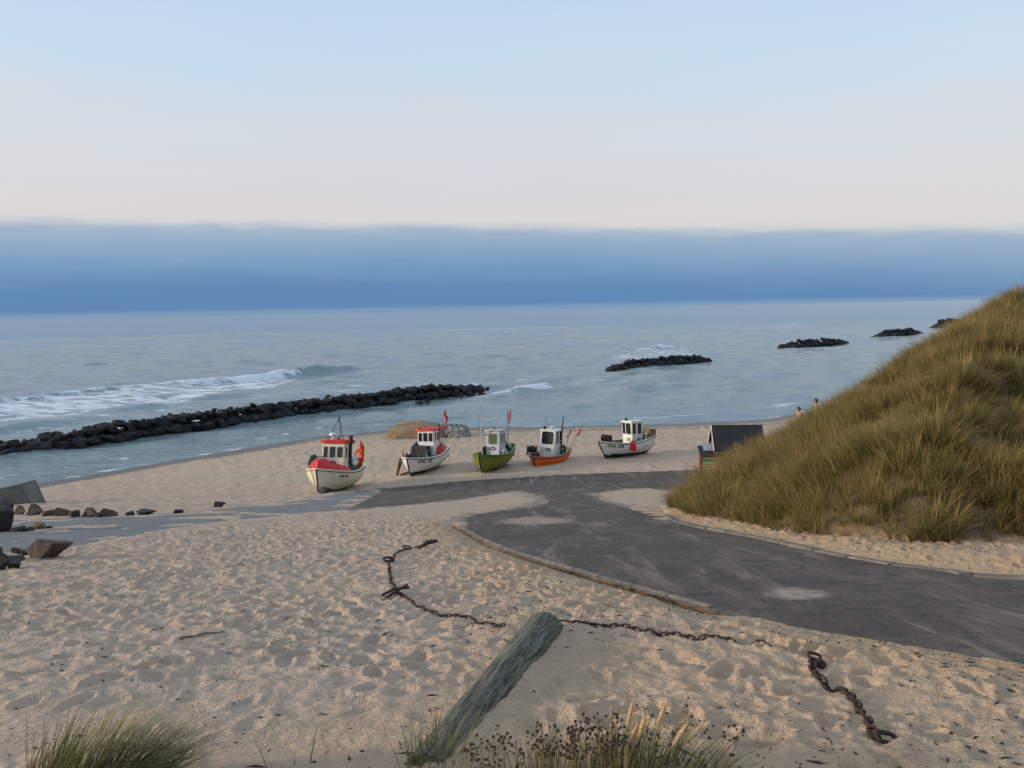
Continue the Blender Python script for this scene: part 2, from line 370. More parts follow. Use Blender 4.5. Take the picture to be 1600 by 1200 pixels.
def sea_mat():
    m, t, b = new_mat('sea_water')
    g = nn(t, 'ShaderNodeNewGeometry').outputs['Position']
    a = nn(t, 'ShaderNodeAttribute'); a.attribute_name = 'foam'
    mp = nn(t, 'ShaderNodeMapping'); mp.inputs['Rotation'].default_value = (0, 0, R(-24)); mp.inputs['Scale'].default_value = (0.30, 1.0, 1.0); t.links.new(g, mp.inputs[0])
    fn = noise_tex(t, 0.55, 8, 0.68, mp.outputs[0], 0.8)
    fsum = math_node(t, 'ADD', a.outputs['Fac'], math_node(t, 'MULTIPLY', math_node(t, 'SUBTRACT', fn, 0.5), 2.3))
    foam = math_node(t, 'MULTIPLY', maprange(t, fsum, 0.40, 0.72), maprange(t, a.outputs['Fac'], 0.02, 0.15))
    b.inputs['Base Color'].default_value = (0.035, 0.060, 0.052, 1)
    b.inputs['IOR'].default_value = 1.5; b.inputs['Roughness'].default_value = 0.16
    wcol = mix_rgb(t, foam, (0.190, 0.250, 0.255), (0.74, 0.77, 0.80)); t.links.new(wcol, b.inputs['Base Color'])
    t.links.new(maprange(t, foam, 0, 1, 0.10, 0.9), b.inputs['Roughness'])
    w1 = noise_tex(t, 0.32, 5, 0.6, mp.outputs[0], 0.3); w2 = noise_tex(t, 1.7, 4, 0.6, mp.outputs[0], 0.3)
    h = math_node(t, 'ADD', math_node(t, 'MULTIPLY', w1, 0.70), math_node(t, 'MULTIPLY', w2, 0.26))
    h = math_node(t, 'ADD', h, math_node(t, 'MULTIPLY', foam, 0.10))
    bump(t, b, h, 0.85, 1.0)
    return m
MAT['sand'] = sand_mat(); MAT['asphalt'] = asphalt_mat(); MAT['sea'] = sea_mat()
MAT['apron'] = concrete_mat('apron_concrete', (0.165, 0.158, 0.155), (0.225, 0.215, 0.205), 1.0, 0.8)
MAT['kerb'] = concrete_mat('kerb_concrete', (0.15, 0.122, 0.10), (0.23, 0.185, 0.145), 2.0, 0.9)
MAT['bunker'] = concrete_mat('bunker_concrete', (0.12, 0.118, 0.105), (0.185, 0.18, 0.155), 1.2, 0.1)
MAT['rock'] = rock_mat('breakwater_rock', (0.009, 0.009, 0.010), (0.022, 0.021, 0.021), (0.042, 0.031, 0.023), 0.5, 0.8)
MAT['boulder'] = rock_mat('boulder_rock', (0.026, 0.025, 0.025), (0.060, 0.055, 0.051), (0.13, 0.078, 0.045), 0.1, 2.0)
MAT['boulder_umber'] = rock_mat('boulder_umber', (0.055, 0.038, 0.026), (0.115, 0.078, 0.052), (0.13, 0.078, 0.045), 0.3, 2.0)
MAT['boulder_brown'] = rock_mat('boulder_brown', (0.17, 0.105, 0.06), (0.24, 0.17, 0.11), (0.2, 0.11, 0.05), 0.3, 2.0)
MAT['mound'] = rock_mat('mound_tan', (0.20, 0.15, 0.09), (0.32, 0.25, 0.17), (0.3, 0.15, 0.07), 0.4, 0.9)
MAT['log'] = log_mat()
MAT['dune_grass'] = grass_mat('dune_grass', (0.32, 0.205, 0.074), (0.135, 0.142, 0.036), (0.070, 0.046, 0.018))
MAT['tuft_grass'] = grass_mat('tuft_grass', (0.27, 0.205, 0.080), (0.105, 0.130, 0.040), (0.045, 0.055, 0.022), 1.5)
MAT['plume'] = M('plume', (0.52, 0.35, 0.18), 0.8, 0.15, 20)
MAT['seedhead'] = M('seedhead', (0.045, 0.024, 0.018), 0.85, 0.3, 30)
MAT['drystem'] = M('drystem', (0.17, 0.12, 0.055), 0.8, 0.3, 12)
MAT['debris'] = M('debris', (0.05, 0.034, 0.024), 0.9, 0.5, 3)

# ------------------------------------------------------------------ object helpers
def tag(o, label=None, cat=None, group=None, kind=None):
    if label: o['label'] = label
    if cat: o['category'] = cat
    if group: o['group'] = group
    if kind: o['kind'] = kind
    return o
def link(name, me, parent=None, loc=None):
    o = bpy.data.objects.new(name, me); COL.objects.link(o)
    if parent: o.parent = parent
    if loc is not None: o.location = loc
    return o
def empty(name, loc=(0, 0, 0), rz=0.0):
    o = bpy.data.objects.new(name, None); o.empty_display_size = 0.3; COL.objects.link(o)
    o.location = loc; o.rotation_euler = (0, 0, rz)
    return o
class MB:
    def __init__(s): s.v = []; s.f = []; s.m = []
    def add(s, verts, faces, mi=0):
        b = len(s.v); s.v += [tuple(p) for p in verts]
        s.f += [tuple(i + b for i in f) for f in faces]; s.m += [mi] * len(faces); return s
    def box(s, c, size, rot=None, mi=0, taper=1.0):
        hx, hy, hz = (k / 2 for k in size); q = []
        for z in (-hz, hz):
            k = taper if z > 0 else 1
            q += [Vector((-hx * k, -hy * k, z)), Vector((hx * k, -hy * k, z)), Vector((hx * k, hy * k, z)), Vector((-hx * k, hy * k, z))]
        if rot is not None:
            e = Euler(rot).to_matrix() if not isinstance(rot, Matrix) else rot; q = [e @ p for p in q]
        q = [p + Vector(c) for p in q]
        return s.add(q, [(3, 2, 1, 0), (4, 5, 6, 7), (0, 1, 5, 4), (1, 2, 6, 5), (2, 3, 7, 6), (3, 0, 4, 7)], mi)
    def tube(s, path, r, n=8, mi=0, cap=True, closed=False):
        path = [Vector(p) for p in path]; N = len(path); rings = []
        rr = r if hasattr(r, '__len__') else [r] * N
        up = Vector((0, 0, 1)); prev = None
        for i, p in enumerate(path):
            a = path[(i - 1) % N] if (closed or i > 0) else p; b_ = path[(i + 1) % N] if (closed or i < N - 1) else p
            d = (b_ - a).normalized()
            ref = prev if prev is not None else (up if abs(d.z) < 0.9 else Vector((1, 0, 0)))
            x = (ref - d * ref.dot(d))
            x = x.normalized() if x.length > 1e-6 else d.orthogonal().normalized()
            y = d.cross(x); prev = x
            rings.append([p + (x * math.cos(2 * math.pi * k / n) + y * math.sin(2 * math.pi * k / n)) * rr[i] for k in range(n)])
        vs = [q for rg in rings for q in rg]; fs = []
        for i in range(N if closed else N - 1):
            for k in range(n):
                a, b_ = i * n, ((i + 1) % N) * n
                fs.append((a + k, a + (k + 1) % n, b_ + (k + 1) % n, b_ + k))
        if cap and not closed: fs += [tuple(range(n))[::-1], tuple((N - 1) * n + k for k in range(n))]
        return s.add(vs, fs, mi)
    def lathe(s, prof, n=16, mi=0, c=(0, 0, 0), sy=1.0):
        vs = [(c[0] + r * math.cos(2 * math.pi * k / n), c[1] + sy * r * math.sin(2 * math.pi * k / n), c[2] + z) for r, z in prof for k in range(n)]
        fs = [(i * n + k, i * n + (k + 1) % n, (i + 1) * n + (k + 1) % n, (i + 1) * n + k) for i in range(len(prof) - 1) for k in range(n)]
        fs += [tuple(range(n))[::-1], tuple((len(prof) - 1) * n + k for k in range(n))]
        return s.add(vs, fs, mi)
    def ball(s, c, r, n=12, m=8, mi=0):
        r = r if hasattr(r, '__len__') else (r, r, r)
        prof = [(math.sin(math.pi * i / m) + 1e-4, -math.cos(math.pi * i / m)) for i in range(m + 1)]
        vs = [(c[0] + r[0] * p * math.cos(2 * math.pi * k / n), c[1] + r[1] * p * math.sin(2 * math.pi * k / n), c[2] + r[2] * z) for p, z in prof for k in range(n)]
        fs = [(i * n + k, i * n + (k + 1) % n, (i + 1) * n + (k + 1) % n, (i + 1) * n + k) for i in range(m) for k in range(n)]
        return s.add(vs, fs, mi)
    def grid(s, P, nu, nv, mi=0, flip=False):
        """P: list of rows (nu) of nv points"""
        vs = [p for row in P for p in row]; fs = []
        for i in range(nu - 1):
            for j in range(nv - 1):
                q = (i * nv + j, i * nv + j + 1, (i + 1) * nv + j + 1, (i + 1) * nv + j)
                fs.append(q[::-1] if flip else q)
        return s.add(vs, fs, mi)
    def prism(s, poly, axis, a, b, mi=0):
        """poly in the two other axes, extruded along axis (0,1,2) from a to b"""
        def mk(p, h):
            q = list(p); q.insert(axis, h); return tuple(q)
        n = len(poly)
        vs = [mk(p, a) for p in poly] + [mk(p, b) for p in poly]
        fs = [tuple(range(n))[::-1], tuple(range(n, 2 * n))] + [(k, (k + 1) % n, n + (k + 1) % n, n + k) for k in range(n)]
        return s.add(vs, fs, mi)
    def mesh(s, name, mats, smooth=False, fix=True, bevel=0.0):
        me = bpy.data.meshes.new(name); me.from_pydata(s.v, [], s.f)
        for m in (mats if isinstance(mats, (list, tuple)) else [mats]): me.materials.append(MAT[m] if isinstance(m, str) else m)
        if any(s.m): me.polygons.foreach_set('material_index', s.m)
        if fix or bevel:
            bm = bmesh.new(); bm.from_mesh(me)
            if bevel:
                bmesh.ops.bevel(bm, geom=list(bm.edges), offset=bevel, segments=1, affect='EDGES')
            bmesh.ops.recalc_face_normals(bm, faces=bm.faces)
            bm.to_mesh(me); bm.free()
        if smooth: me.polygons.foreach_set('use_smooth', [True] * len(me.polygons))
        me.update(); return me
    def build(s, name, mats, parent=None, smooth=False, bevel=0.0, loc=None):
        return link(name, s.mesh(name, mats, smooth, True, bevel), parent, loc)
def np_mesh(name, V, Fq, mats, smooth=True):
    me = bpy.data.meshes.new(name)
    V = np.asarray(V, np.float32); Fq = np.asarray(Fq, np.int32); k = Fq.shape[1]
    me.vertices.add(len(V)); me.vertices.foreach_set('co', V.ravel())
    me.loops.add(Fq.size); me.loops.foreach_set('vertex_index', Fq.ravel())
    me.polygons.add(len(Fq)); me.polygons.foreach_set('loop_start', np.arange(0, Fq.size, k, dtype=np.int32))
    me.polygons.foreach_set('use_smooth', np.full(len(Fq), smooth))
    for m in (mats if isinstance(mats, (list, tuple)) else [mats]): me.materials.append(MAT[m] if isinstance(m, str) else m)
    me.update(calc_edges=True); me.validate()
    return me
def set_attr(me, name, vals):
    a = me.attributes.new(name, 'FLOAT', 'POINT'); a.data.foreach_set('value', np.asarray(vals, np.float32))
def polar_grid(ang_edges, radii):
    A, Rr = np.meshgrid(ang_edges, radii)          # rows = radii
    return Rr * np.sin(A), Rr * np.cos(A)
def grid_faces(nr, nc, wrap=False):
    i, j = np.meshgrid(np.arange(nr - 1), np.arange(nc if wrap else nc - 1), indexing='ij')
    j2 = (j + 1) % nc
    return np.stack([i * nc + j, i * nc + j2, (i + 1) * nc + j2, (i + 1) * nc + j], -1).reshape(-1, 4)[:, ::-1]

# ------------------------------------------------------------------ road outline (from the photograph, laid on the slope)
ROADL_PX = [(1600, 1043), (1400, 1009), (1250, 984), (1110, 950), (1000, 919), (900, 892), (820, 868), (760, 846), (716, 822)]
ROADR_PX = [(1045, 806), (1080, 820), (1180, 838), (1292, 862), (1400, 881), (1500, 893), (1600, 903)]
ROAD_L = [gp2(*p) for p in ROADL_PX]; ROAD_R = [gp2(*p) for p in ROADR_PX]
def extend(a, b, k): return (b[0] + (b[0] - a[0]) * k, b[1] + (b[1] - a[1]) * k)
L_EXT = extend(ROAD_L[1], ROAD_L[0], 6); R_EXT = (ROAD_R[-1][0] + 11, ROAD_R[-1][1] - 6.5)
FAR_EDGE = [gp2(*p) for p in ((560, 801), (542, 797), (598, 763), (700, 753), (780, 748), (870, 742), (960, 738), (1060, 735), (1100, 733))]
ROAD_POLY = [L_EXT] + ROAD_L + [gp2(690, 812), gp2(640, 806)] + FAR_EDGE + [(14, 45), (7.5, 36), (6.0, 31)] + ROAD_R + [R_EXT]
APRON_POLY = [gp2(*p) for p in ((553, 796), (600, 761), (560, 766), (430, 788), (290, 801), (120, 808), (0, 811))] + [(-50, 38), (-50, 22)] + [gp2(*p) for p in ((0, 866), (110, 856), (250, 829), (420, 808))]
PATCHES = [[gp2(*p) for p in q] for q in (
    ((500, 812), (560, 797), (640, 790), (740, 779), (800, 768), (838, 776), (828, 790), (770, 798), (708, 808), (716, 826), (600, 826)),
    ((932, 771), (1000, 763), (1062, 768), (1062, 812), (1038, 806), (1005, 796), (955, 784)),
    ((796, 812), (830, 808), (876, 811), (880, 816), (830, 819), (796, 817)),
    ((1212, 926), (1240, 921), (1278, 926), (1276, 932), (1240, 935), (1214, 931)))]
KERB_SAND_PX = [(735, 852), (830, 892), (935, 930), (1100, 975), (1200, 1000)]

# ------------------------------------------------------------------ sand sheet with footprints
rng = np.random.default_rng(11)
X0, X1, Y0, Y1, RES = -19.0, 13.0, 2.4, 31.0, 0.025
W_, H_ = int((X1 - X0) / RES), int((Y1 - Y0) / RES)
foot = np.zeros((H_, W_), np.float32)
smooth_zone = [gp2(*p) for p in ((700, 1085), (560, 1090), (440, 1150), (380, 1200))] 
for k in range(11500):
    px_, py_ = rng.uniform(X0, X1), Y0 + (Y1 - Y0) * rng.uniform() ** 1.0
    if rng.uniform() > 0.25 + 0.9 * float(vnoise(np.array(px_ * 0.35), np.array(py_ * 0.35), 3)): continue
    L_, w_ = rng.uniform(0.10, 0.17), rng.uniform(0.05, 0.085); a_ = rng.normal(1.2, 0.7); dep = rng.uniform(0.012, 0.040)
    i, j = int((py_ - Y0) / RES), int((px_ - X0) / RES); q = 12
    if i < q or j < q or i >= H_ - q or j >= W_ - q: continue
    yy, xx = np.mgrid[-q:q + 1, -q:q + 1] * RES
    u = xx * math.cos(a_) + yy * math.sin(a_); v = -xx * math.sin(a_) + yy * math.cos(a_)
    d2 = (u / L_) ** 2 + (v / w_) ** 2
    foot[i - q:i + q + 1, j - q:j + q + 1] += (-dep * np.exp(-d2 ** 1.5) + 0.45 * dep * np.exp(-((np.sqrt(d2) - 1.45) / 0.35) ** 2)).astype(np.float32)
def foot_at(x, y):
    u = (x - X0) / RES - 0.5; v = (y - Y0) / RES - 0.5
    ok = (u > 0) & (v > 0) & (u < W_ - 2) & (v < H_ - 2)
    u = np.clip(u, 0, W_ - 2.001); v = np.clip(v, 0, H_ - 2.001)
    i = v.astype(int); j = u.astype(int); fu = u - j; fv = v - i
    r = foot[i, j] * (1 - fu) * (1 - fv) + foot[i, j + 1] * fu * (1 - fv) + foot[i + 1, j] * (1 - fu) * fv + foot[i + 1, j + 1] * fu * fv
    return np.where(ok, r, 0)
def pave_masks(x, y):
    wob = (fbm(x * 1.3, y * 1.3, 21, 4) - 0.5)
    r = poly_sd(x, y, ROAD_POLY); a = poly_sd(x, y, APRON_POLY)
    sand = np.full(np.shape(x), -9.0)
    for p in PATCHES[:2]: sand = np.maximum(sand, poly_sd(x, y, p))
    wide = np.clip(np.hypot(x, y) / 30, 0.25, 1.6)
    mr = sstep(-0.06, 0.10, r + wob * 0.10) * (1 - sstep(-0.35 * wide, 0.35 * wide, sand + wob * 3.4 * wide))
    ma = sstep(-0.2, 0.2, a + wob * 1.0) * (1 - 0.9 * sstep(0.58, 0.66, fbm(x * 0.8, y * 0.55, 77, 5) + 0.10 * sstep(2.2, 0.0, a)))
    return mr, ma, r, a
def sand_detail(x, y):
    rr = np.hypot(x, y)
    nearf = 1 - sstep(24, 34, rr)
    calm = sstep(0.40, 0.62, fbm(x * 0.16 + 3, y * 0.16, 9, 3))
    calm = calm * 0.65
    sm = np.exp(-((x + 1.4) ** 2 / 1.6 + (y - 4.7) ** 2 / 1.1)); sm = np.maximum(sm, np.exp(-((x + 3.3) ** 2 / 0.9 + (y - 4.8) ** 2 / 0.5)))
    chop = (0.5 - np.abs(2 * fbm(x * 3.6, y * 3.6, 31, 3) - 1)) * 0.075 + (fbm(x * 6.5, y * 6.5, 37, 2) - 0.5) * 0.05 + (fbm(x * 1.2, y * 1.2, 33, 2) - 0.5) * 0.10
    farchop = (fbm(x * 1.6, y * 0.9, 35, 3) - 0.5) * 0.18
    return (chop * (1 - 0.55 * calm) + foot_at(x, y) * 1.35) * nearf * (1 - 0.85 * np.clip(sm, 0, 1)) + farchop * (1 - nearf)
LOGP0, LOGP1 = gp(664, 1215), gp(855, 992)
def sand_z(x, y, parts=False):
    b0 = base_z(x, y)
    mr, ma, r, a = pave_masks(x, y)
    h, sdp = hill_h(x, y)
    s = shore_s(x, y)
    det = sand_detail(x, y) * sstep(-1, 2.5, s)
    det = det * (1 - 0.6 * sstep(0, 0.8, sdp)) * (0.2 + 0.8 * sstep(0.0, 0.9, -np.maximum(r, a)))
    det = det * (1 - 0.8 * np.exp(-(seg_dist(x, y, [LOGP0[:2], LOGP1[:2]]) / 0.42) ** 2))
    # the sand is scoured below the left kerb and heaped against the right one
    dl = seg_dist(x, y, ROAD_L[3:])
    scour = -0.11 * np.exp(-(dl / 0.55) ** 2) * sstep(0.05, -0.05, r)
    dr = seg_dist(x, y, ROAD_R + [R_EXT])
    heap = 0.16 * sstep(0.25, 1.4, dr) * np.exp(-dr / 3.0) * sstep(0.05, -0.05, r)
    # drift along the right side of the timber
    ld = seg_dist(x, y, [LOGP0[:2], LOGP1[:2]])
    rightside = ((LOGP1[0] - LOGP0[0]) * (y - LOGP0[1]) - (LOGP1[1] - LOGP0[1]) * (x - LOGP0[0])) < 0
    drift = np.where(rightside, 0.045, 0.02) * np.exp(-(ld / 0.38) ** 2)
    edge_fade = sstep(0.0, 0.5, -np.maximum(r, a))
    lay = 0.012 + 0.028 * edge_fade + det + scour + heap + drift
    lay = np.where((r > -0.5) | (a > -0.5), np.maximum(lay, 0.02 + scour), lay)
    m = np.maximum(mr, ma)
    lay_pav = np.clip(0.02 + 0.35 * det, 0.008, 0.05)
    inside = sstep(-0.02, 0.12, np.maximum(r, a))
    lay = lay * (1 - inside) + lay_pav * inside
    z = b0 + lay * (1 - m) - 0.07 * m
    if parts: return z, b0, m, r, a, s, sdp
    return z
def surface(x, y):
    """height of whatever one stands on"""
    x = np.atleast_1d(np.asarray(x, float)); y = np.atleast_1d(np.asarray(y, float))
    z, b0, m, r, a, s, sdp = sand_z(x, y, True)
    return float(np.where((r > 0) | (a > 0), np.maximum(z, b0), z)[0])

ang = np.concatenate([np.linspace(-180, -46, 40)[:-1], np.linspace(-46, 46, 900), np.linspace(46, 180, 40)[1:-1]]) * math.pi / 180
rad = np.concatenate([np.linspace(0.3, 3.2, 12)[:-1], np.geomspace(3.2, 130, 580), np.geomspace(135, 4000, 40)])
gx, gy = polar_grid(ang, rad)
z, b0, m, r, a, s, sdp = sand_z(gx, gy, True)
me = np_mesh('ground', np.stack([gx, gy, z], -1).reshape(-1, 3), grid_faces(len(rad), len(ang), True), 'sand')
wetv = np.maximum(sstep(3.2, 1.6, s + 2.5 * (fbm(gx * 0.2, gy * 0.2, 51, 3) - 0.5)), 0)
set_attr(me, 'wet', wetv.ravel())
set_attr(me, 'wrack', (np.exp(-((s - 4.0 - 3 * (fbm(gx * 0.08, gy * 0.08, 52, 3) - 0.5)) / 1.3) ** 2) * sstep(-28, -10, gx)).ravel())
set_attr(me, 'litter', (sstep(-0.2, 0.35, sdp) * 0.92).ravel())
dkl = np.minimum(seg_dist(gx, gy, ROAD_L), 0.42 * seg_dist(gx, gy, ROAD_R + [R_EXT]))
warm = np.exp(-(dkl / 1.6) ** 2) * (0.7 + 0.6 * fbm(gx * 0.5, gy * 0.5, 53, 3))
warm = np.maximum(warm, 0.55 * sstep(0.5, 0.68, fbm(gx * 0.22 + 9, gy * 0.22, 54, 3)) * (1 - sstep(9, 22, np.hypot(gx, gy))))
set_attr(me, 'warm', warm.ravel())
ground = tag(link('ground', me), 'pale footprinted sand sloping down to the beach and the sea', 'sand', kind='structure')

def paved(name, mask, zoff, mat):
    keep = mask.reshape(-1)
    Fq = grid_faces(len(rad), len(ang), True)
    fk = keep[Fq].all(1); Fq = Fq[fk]
    ids, inv = np.unique(Fq, return_inverse=True)
    V = np.stack([gx.ravel()[ids], gy.ravel()[ids], (b0 + zoff).ravel()[ids]], -1)
    me = np_mesh(name, V, inv.reshape(-1, 4), mat)
    return link(name, me)
road = tag(paved('road', (r > -0.12) & (np.hypot(gx, gy) < 90), (fbm(gx * 0.6, gy * 0.6, 61, 3) - 0.5) * 0.03, 'asphalt'), 'worn grey asphalt road curving down to the beach landing', 'road', kind='structure')
rx = np.empty(len(road.data.vertices) * 3); road.data.vertices.foreach_get('co', rx); rx = rx.reshape(-1, 3)
sdm = np.full(len(rx), -9.0)
for p in PATCHES: sdm = np.maximum(sdm, poly_sd(rx[:, 0], rx[:, 1], p))
wd_ = np.clip(np.hypot(rx[:, 0], rx[:, 1]) / 22, 0.35, 2.2)
edge_d = poly_sd(rx[:, 0], rx[:, 1], ROAD_POLY)
set_attr(road.data, 'sandy', np.maximum(0.72 * sstep(-1.1, 0.15, sdm / wd_), 0.55 * sstep(0.7, -0.1, edge_d)))
tag(paved('concrete_ramp', (a > -0.3) & (r < 0.1) & (np.hypot(gx, gy) < 75), -0.006 + (fbm(gx * 0.6, gy * 0.6, 61, 3) - 0.5) * 0.03, 'apron'), 'grey concrete strip crossing the sand between the rocks', 'ramp', kind='structure')

def resample(pts, step):
    out = [Vector((*pts[0], 0))]; acc = 0
    P = [Vector((*p, 0)) for p in pts]
    for a_, b_ in zip(P[:-1], P[1:]):
        n = max(1, int((b_ - a_).length / 0.02))
        for k in range(1, n + 1):
            q = a_.lerp(b_, k / n); acc += (b_ - a_).length / n
            if acc >= step: out.append(q); acc = 0
    return out
def catmull(pts, n=12):
    P = [Vector(p) for p in pts]; P = [P[0] * 2 - P[1]] + P + [P[-1] * 2 - P[-2]]; out = []
    for i in range(1, len(P) - 2):
        for k in range(n):
            t_ = k / n; a_, b_, c_, d_ = P[i - 1:i + 3]
            out.append(0.5 * ((2 * b_) + (c_ - a_) * t_ + (2 * a_ - 5 * b_ + 4 * c_ - d_) * t_ ** 2 + (3 * b_ - a_ - 3 * c_ + d_) * t_ ** 3))
    out.append(P[-2]); return out
def kerb_run(pts, step, width, top, depth, off):
    q = resample([tuple(p[:2]) for p in catmull([(*p, 0) for p in pts], 10)], step)
    for i, (p0, p1) in enumerate(zip(q[:-1], q[1:])):
        d = (p1 - p0); c = (p0 + p1) / 2; nrm = Vector((-d.y, d.x, 0)).normalized()
        c = c + nrm * off
        z0, z1 = float(base_z(p0.x, p0.y)), float(base_z(p1.x, p1.y))
        mb = MB(); mb.box((0, 0, 0), (d.length - 0.025 - random.uniform(0, 0.02), width * random.uniform(0.95, 1.05), depth))
        o = mb.build('kerb_stone', 'kerb', road, bevel=0.012)
        o.location = (c.x, c.y, (z0 + z1) / 2 + top - depth / 2 + random.uniform(-0.012, 0.012))
        o.rotation_euler = (random.uniform(-0.02, 0.02), -math.atan2(z1 - z0, d.length) * 1.0, math.atan2(d.y, d.x) + random.uniform(-0.012, 0.012))
kerb_run(ROAD_L[3:], 0.95, 0.10, 0.012, 0.26, -0.05)
kerb_run(ROAD_R + [R_EXT], 1.05, 0.20, 0.04, 0.25, -0.11)

# ------------------------------------------------------------------ sea
sang = np.concatenate([np.linspace(-110, -50, 40)[:-1], np.linspace(-50, 50, 640), np.linspace(50, 110, 40)[1:]]) * math.pi / 180
srad = np.concatenate([np.geomspace(55, 700, 600), np.geomspace(710, 40000, 70)])
sx, sy = polar_grid(sang, srad); sr = np.hypot(sx, sy)
ss = -shore_s(sx, sy)
BW1 = [sea_point(-60, 716), sea_point(0, 702), sea_point(250, 664), sea_point(450, 640), sea_point(600, 622), sea_point(760, 607)]
shelter = sstep(1.0, 30.0, ss)
rw = np.random.default_rng(5); zsea = np.zeros_like(sx)
for k in range(26):
    lam = rw.uniform(3.5, 22); th = R(-42) + rw.normal(0, 0.45); amp = (0.0135 if lam < 9 else 0.0085) * lam ** 0.80
    ph = rw.uniform(0, 6.28); kk = 2 * math.pi / lam
    arg = kk * (sx * math.sin(th) + sy * math.cos(th)) + ph + 2.0 * fbm(sx / 40, sy / 40, 100 + k, 2)
    fade = np.clip(1.5 - 3.0 * (sr * 0.0045) / lam * 2.0, 0, 1)
    zsea += amp * (1 - 2 * np.abs(np.sin(arg / 2)) if lam > 9 else np.sin(arg)) * fade
zsea *= (0.25 + 0.75 * shelter)
foam = np.zeros_like(sx)
def crest_wave(px_pts, heights, wf, wb, foams):
    global zsea, foam
    P = [sea_point(*p) for p in px_pts]
    best = np.full(sx.shape, 1e9); qs = np.zeros_like(sx); A = np.zeros_like(sx); Fo = np.zeros_like(sx)
    for i in range(len(P) - 1):
        (x0, y0), (x1, y1) = P[i], P[i + 1]; dx, dy = x1 - x0, y1 - y0; L2 = dx * dx + dy * dy
        t_ = ((sx - x0) * dx + (sy - y0) * dy) / L2; tc_ = np.clip(t_, 0, 1)
        d = np.hypot(sx - x0 - tc_ * dx, sy - y0 - tc_ * dy)
        side = np.sign((sx - x0) * dy - (sy - y0) * dx)          # + = shoreward (right of the run)
        u = d < best
        best = np.where(u, d, best); qs = np.where(u, d * side, qs)
        A = np.where(u, heights[i] + (heights[i + 1] - heights[i]) * tc_, A); Fo = np.where(u, foams[i] + (foams[i + 1] - foams[i]) * tc_, Fo)
    A = A * (0.8 + 0.4 * vnoise(sx / 3, sy / 3, 8))
    zsea = zsea + A * np.exp(-np.where(qs > 0, qs / wf, qs / wb) ** 2)
    foam = np.maximum(foam, Fo * np.exp(-np.where(qs > 0, qs / (wf * 2.2), qs / (wb * 0.16)) ** 2))
crest_wave([(-120, 636), (0, 624), (200, 605), (330, 596), (400, 591), (452, 586), (462, 585), (500, 580), (532, 577), (570, 574), (640, 570), (720, 566)], [0.6, 0.8, 1.0, 1.1, 1.3, 1.7, 2.0, 2.0, 1.6, 0.7, 0.4, 0.1], 1.7, 6.0, [0.7, 0.7, 0.75, 0.8, 0.9, 0.95, 0.35, 0.2, 0.1, 0.0, 0.0, 0.0])
crest_wave([(768, 612), (810, 610), (850, 606), (875, 602)], [0.2, 0.7, 0.9, 0.2], 1.6, 4, [0.4, 0.7, 0.8, 0.4])
crest_wave([(930, 552), (990, 547), (1040, 542), (1075, 540)], [0.3, 1.0, 1.4, 0.3], 2.5, 8, [0.3, 0.6, 0.75, 0.3])
crest_wave([(1215, 512), (1240, 509), (1262, 508)], [0.3, 1.8, 0.3], 4, 12, [0.1, 0.7, 0.2])
crest_wave([(-60, 536), (60, 532), (230, 527), (380, 521), (470, 520)], [0.2, 0.7, 0.9, 0.8, 0.1], 3.5, 14, [0.0, 0.25, 0.2, 0.3, 0.0])
crest_wave([(560, 520), (700, 515), (900, 511), (1000, 508)], [0.1, 0.6, 0.7, 0.1], 4, 14, [0.0, 0.3, 0.3, 0.0])
crest_wave([(105, 571), (140, 569), (185, 566)], [0.1, 0.9, 0.1], 3.0, 9, [0, 0, 0])
crest_wave([(640, 610), (740, 598), (860, 590), (960, 588), (1040, 585)], [0.2, 0.5, 0.6, 0.5, 0.1], 2.2, 6, [0.2, 0.5, 0.45, 0.3, 0.1])
crest_wave([(900, 610), (960, 605), (1050, 600)], [0.2, 0.7, 0.2], 2.5, 6, [0.1, 0.1, 0.1])
for poly, val in (([(-200, 646), (0, 624), (200, 605), (330, 596), (455, 586), (470, 593), (420, 605), (340, 613), (280, 630), (150, 640), (0, 652), (-200, 690)], 0.62),
                  ([(-100, 670), (0, 652), (280, 628), (420, 606), (600, 588), (760, 592), (600, 604), (420, 622), (200, 650), (0, 684)], 0.34),
                  ([(770, 606), (880, 592), (1010, 588), (950, 600), (880, 606), (800, 616)], 0.36),
                  ([(940, 556), (1010, 546), (1075, 543), (1100, 553), (1000, 560), (950, 566)], 0.50),
                  ([(1100, 545), (1250, 525), (1450, 505), (1500, 512), (1380, 530), (1240, 545)], 0.24)):
    sdp_ = poly_sd(sx, sy, [sea_point(*p) for p in poly]); foam = np.maximum(foam, val * sstep(-1.5, 3.0, sdp_))
wash = np.exp(-((ss - 1.2 - 1.6 * (fbm(sx * 0.12, sy * 0.12, 71, 3) - 0.5)) / 1.0) ** 2) * 0.42 + np.exp(-((ss - 8 - 5 * (fbm(sx * 0.06, sy * 0.06, 72, 3) - 0.5)) / 1.5) ** 2) * 0.38
foam = np.maximum(foam, wash)
foam = np.maximum(foam, 0.52 * np.exp(-(np.maximum(seg_dist(sx, sy, BW1) - 3.2, 0) / 1.4) ** 2) * (0.5 + fbm(sx * 0.1, sy * 0.1, 73, 2) * 0.7))
zsea *= sstep(0.0, 6.0, ss + 0.0)
sme = np_mesh('sea', np.stack([sx, sy, SEA_Z + zsea], -1).reshape(-1, 3), grid_faces(len(srad), len(sang)), 'sea')
set_attr(sme, 'foam', foam.ravel())
tag(link('sea', sme), 'grey blue sea with breaking waves reaching to the horizon', 'sea', kind='structure')

